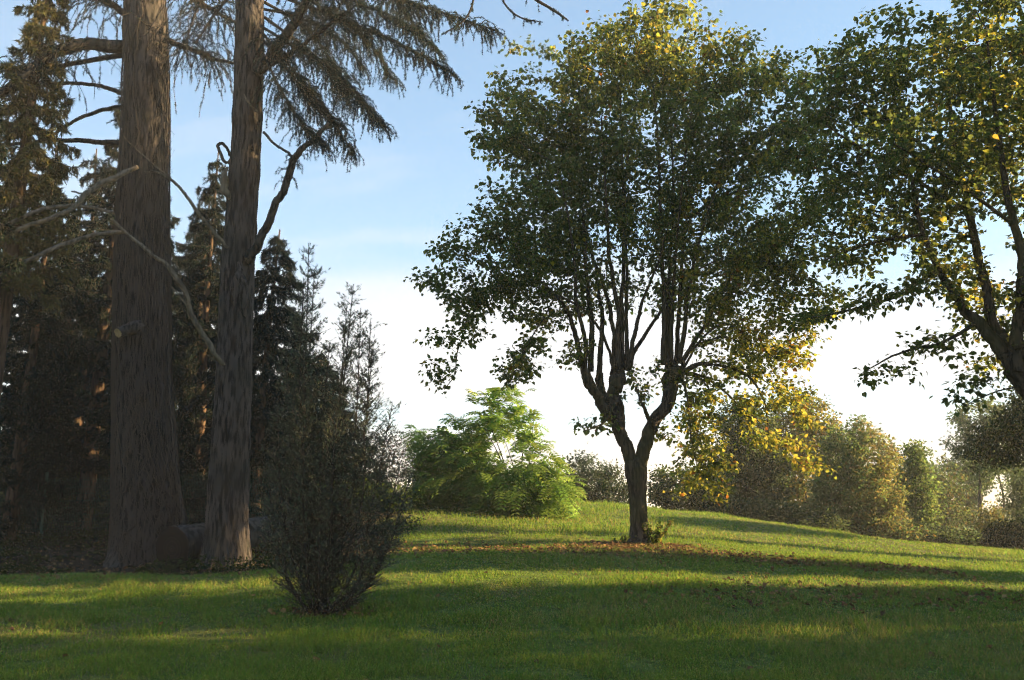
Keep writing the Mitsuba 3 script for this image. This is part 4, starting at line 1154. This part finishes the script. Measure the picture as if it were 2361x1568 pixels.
# clover and other small round leaves between the blades
n_ = 9000
x_, y_ = rng.uniform(-8, 8, n_), 6 + rng.random(n_) ** 1.3 * 10
k_ = meshkit.fbm(np.stack([x_ * .9, y_ * .9, 0 * x_ + 5], -1), 3, seed=61)
ok = (k_ > .53) & ~bare_mask(x_, y_)
x_, y_ = x_[ok], y_[ok]
pos = np.stack([x_, y_, gz(x_, y_) + rng.uniform(.02, .065, len(x_))], 1)
m, c = blades(pos, rng.normal(0, 1, pos.shape) * [1, 1, .3], nrm(np.array([0, 0, 1.0]) + rng.normal(0, .4, pos.shape)), rng.uniform(.02, .04, len(pos)), rng.uniform(.018, .035, len(pos)), 'heart', tints(len(pos), [(.12, .24, .05), (.10, .20, .045), (.16, .27, .07)]))
scene['clover'] = mikit.ply(m, 'mat_grass', color=c)
tag('clover', 'patches of small round clover leaves in the foreground grass', 'clover', kind='stuff')
# broad-leaved weeds that stand above the turf
for X, Y, lab in [(158, 1350, 'leafy weed in the lit strip of grass at far left'), (255, 1350, 'second leafy weed in the lit strip of grass at left'), (612, 1500, 'pale leafy weed in the lit foreground grass'), (735, 1505, 'broad leaf weed right of the pale foreground weed'), (2115, 1345, 'weed tuft in the shade at right')]:
    z_ = 0.1
    d_ = (CAM[2] - z_) / ((Y - 1170) / 2000.0)
    for _ in range(4):
        q = at(X, Y, d_)
        d_ = d_ * (CAM[2] - gz(q[0], q[1])) / max(CAM[2] - q[2], .05)
    g0 = on_ground(X, Y, d_)
    wk = key_for('weed')
    tag(wk, lab, 'weed')
    n = 9
    ax = nrm(np.stack([rng.normal(0, .5, n), rng.normal(0, .5, n), np.ones(n)], 1))
    m, c = blades(g0 + np.stack([rng.normal(0, .02, n), rng.normal(0, .02, n), np.full(n, -.005)], 1), ax, rng.normal(size=(n, 3)), rng.uniform(.09, .17, n), rng.uniform(.018, .03, n), 'blade', tints(n, [(.12, .19, .04), (.16, .22, .06)]))
    scene[wk] = mikit.ply(m, 'mat_grass', color=c)

# ------------------------------------------------------------------ trees outside the frame: rows shading the lawn, and added tall and rear light blockers
SL = math.cos(SUN_AZ) / math.sin(SUN_AZ)
protos = {}
for kind, x, y, s_, lab in [('narrow', 15.5, 17.9, 1.0, 'first narrow tree of the row behind the right linden, outside the right edge'), ('narrow', 20.5, 17.9, 1.0, 'second narrow tree of the row outside the right edge'), ('narrow', 26, 17.9, 1.05, 'third narrow tree of the row outside the right edge'), ('narrow', 32, 17.8, 1.1, 'fourth narrow tree of the row outside the right edge'),
                            ('tall', 21.5, 19.5, 1.0, 'added tall bare-stemmed tree outside the right edge beyond the narrow row, shading the linden crown'), ('tall', 29.5, 19.6, 1.2, 'second added tall bare-stemmed tree outside the right edge, shading the linden crown'),  # tall trees added to shade the front of the linden crown
                            ('tall', 42, 25.0, 1.5, 'added very tall bare-stemmed tree far outside the right edge, shading the spruces'), ('tall', 43, 37.0, 1.5, 'second added very tall tree far outside the right edge, shading the spruces'), ('tall', 52, 24.6, 1.85, 'farthest added tall tree outside the right edge, shading the spruces'), ('tall', 53, 38.0, 1.85, 'farthest added tall tree of the second line outside the right edge, shading the spruces'),  # added so that sun is kept off the spruces but not the lawn
                            ('linden', 19.5, 13.0, 1.0, 'linden outside the right edge next to the one in view'), ('linden', 28, 13.2, 1.05, 'linden outside the right edge, second behind the one in view'),
                            ('linden', 37, 13.0, 1.1, 'linden outside the right edge, farthest of its row'), ('wide', 35, 8.0, 1.15, 'third near linden outside the right edge'),
                            ('wide', 15.5, 7.9, 1.0, 'linden outside the right edge nearest the camera'), ('wide', 25, 8.0, 1.1, 'second near linden outside the right edge'), ('wide', 11.5, .5, .95, 'linden to the right of the camera'),
                            ('wide', 4.5, -5.5, 1.1, 'added unseen linden right behind the camera, blocking skylight'), ('wide', -5.0, -5.0, 1.1, 'added unseen linden behind the camera to the left, blocking skylight'), ('wide', -14.5, -1.0, 1.1, 'added unseen linden far left behind the camera, blocking skylight'), ('wide', -15.5, 8.0, 1.15, 'added unseen linden outside the left edge, blocking skylight')]:  # trees behind the camera and at left are added to cut skylight
    y = y + (SL * x if x > 12 else 0)
    base0 = np.array([x, y, float(gz(x, y))])
    if kind not in protos:
        ry_ = {'narrow': 1.25, 'linden': 1.75, 'wide': 3.6, 'tall': 2.1}[kind]
        rx_ = {'narrow': 2.8, 'linden': 4.2, 'wide': 4.3, 'tall': 3.6}[kind]
        hz = {'wide': 7.8, 'linden': 6.6, 'narrow': 8.0, 'tall': 14.6}[kind]
        Eo = [(base0 + [0, 0, hz], np.array([rx_, ry_, hz * .6]), 1.0), (base0 + [.3, .2, hz * .52], np.array([rx_ * .85, ry_ * .9, hz * (.3 if kind != 'narrow' else .45)]), 1.0)]
        if kind == 'tall':
            Eo = [(base0 + [0, 0, hz], np.array([rx_, ry_, 3.4]), 1.0)]
        t = plain_tree('linden_tree' if kind != 'tall' else 'added_tall_tree', lab, base0, .6 if kind != 'tall' else .8, Eo, 1100, 15000 if kind == 'wide' else 12000, .2, lambda p: leaf_colours(p, np.full(len(p), .15)), step=.4, trunk_r=.2, kill=.55, kind='oval', aspect=.9, up=.9, spread=.22)
        protos[kind] = (t, base0)
    else:
        first, b0 = protos[kind]
        t = key_for('linden_tree' if kind != 'tall' else 'added_tall_tree')
        tag(t, lab, 'tree')
        M = T().translate(base0.tolist()).rotate([0, 0, 1], 0 if kind == 'narrow' else 180 if kind in ('linden', 'tall') else 67 * x).scale(s_).translate((-b0).tolist())
        for k in [k for k in scene if k.startswith(first + '__')]:
            scene[t + k[len(first):]] = {**scene[k], 'to_world': M}
            if k in labels:
                labels[t + k[len(first):]] = dict(labels[k])

# ------------------------------------------------------------------ the air
scene['air'] = {'type': 'homogeneous', 'albedo': rgb(.95, .95, .95), 'sigma_t': .0012}
scene['haze'] = {'type': 'cube', 'to_world': T().translate([0, 600, 10]).scale([910, 910, 14]), 'bsdf': {'type': 'null'}, 'interior': {'type': 'ref', 'id': 'air'}}
scene['camera']['medium'] = {'type': 'ref', 'id': 'air'}
tag('haze', kind='stuff')
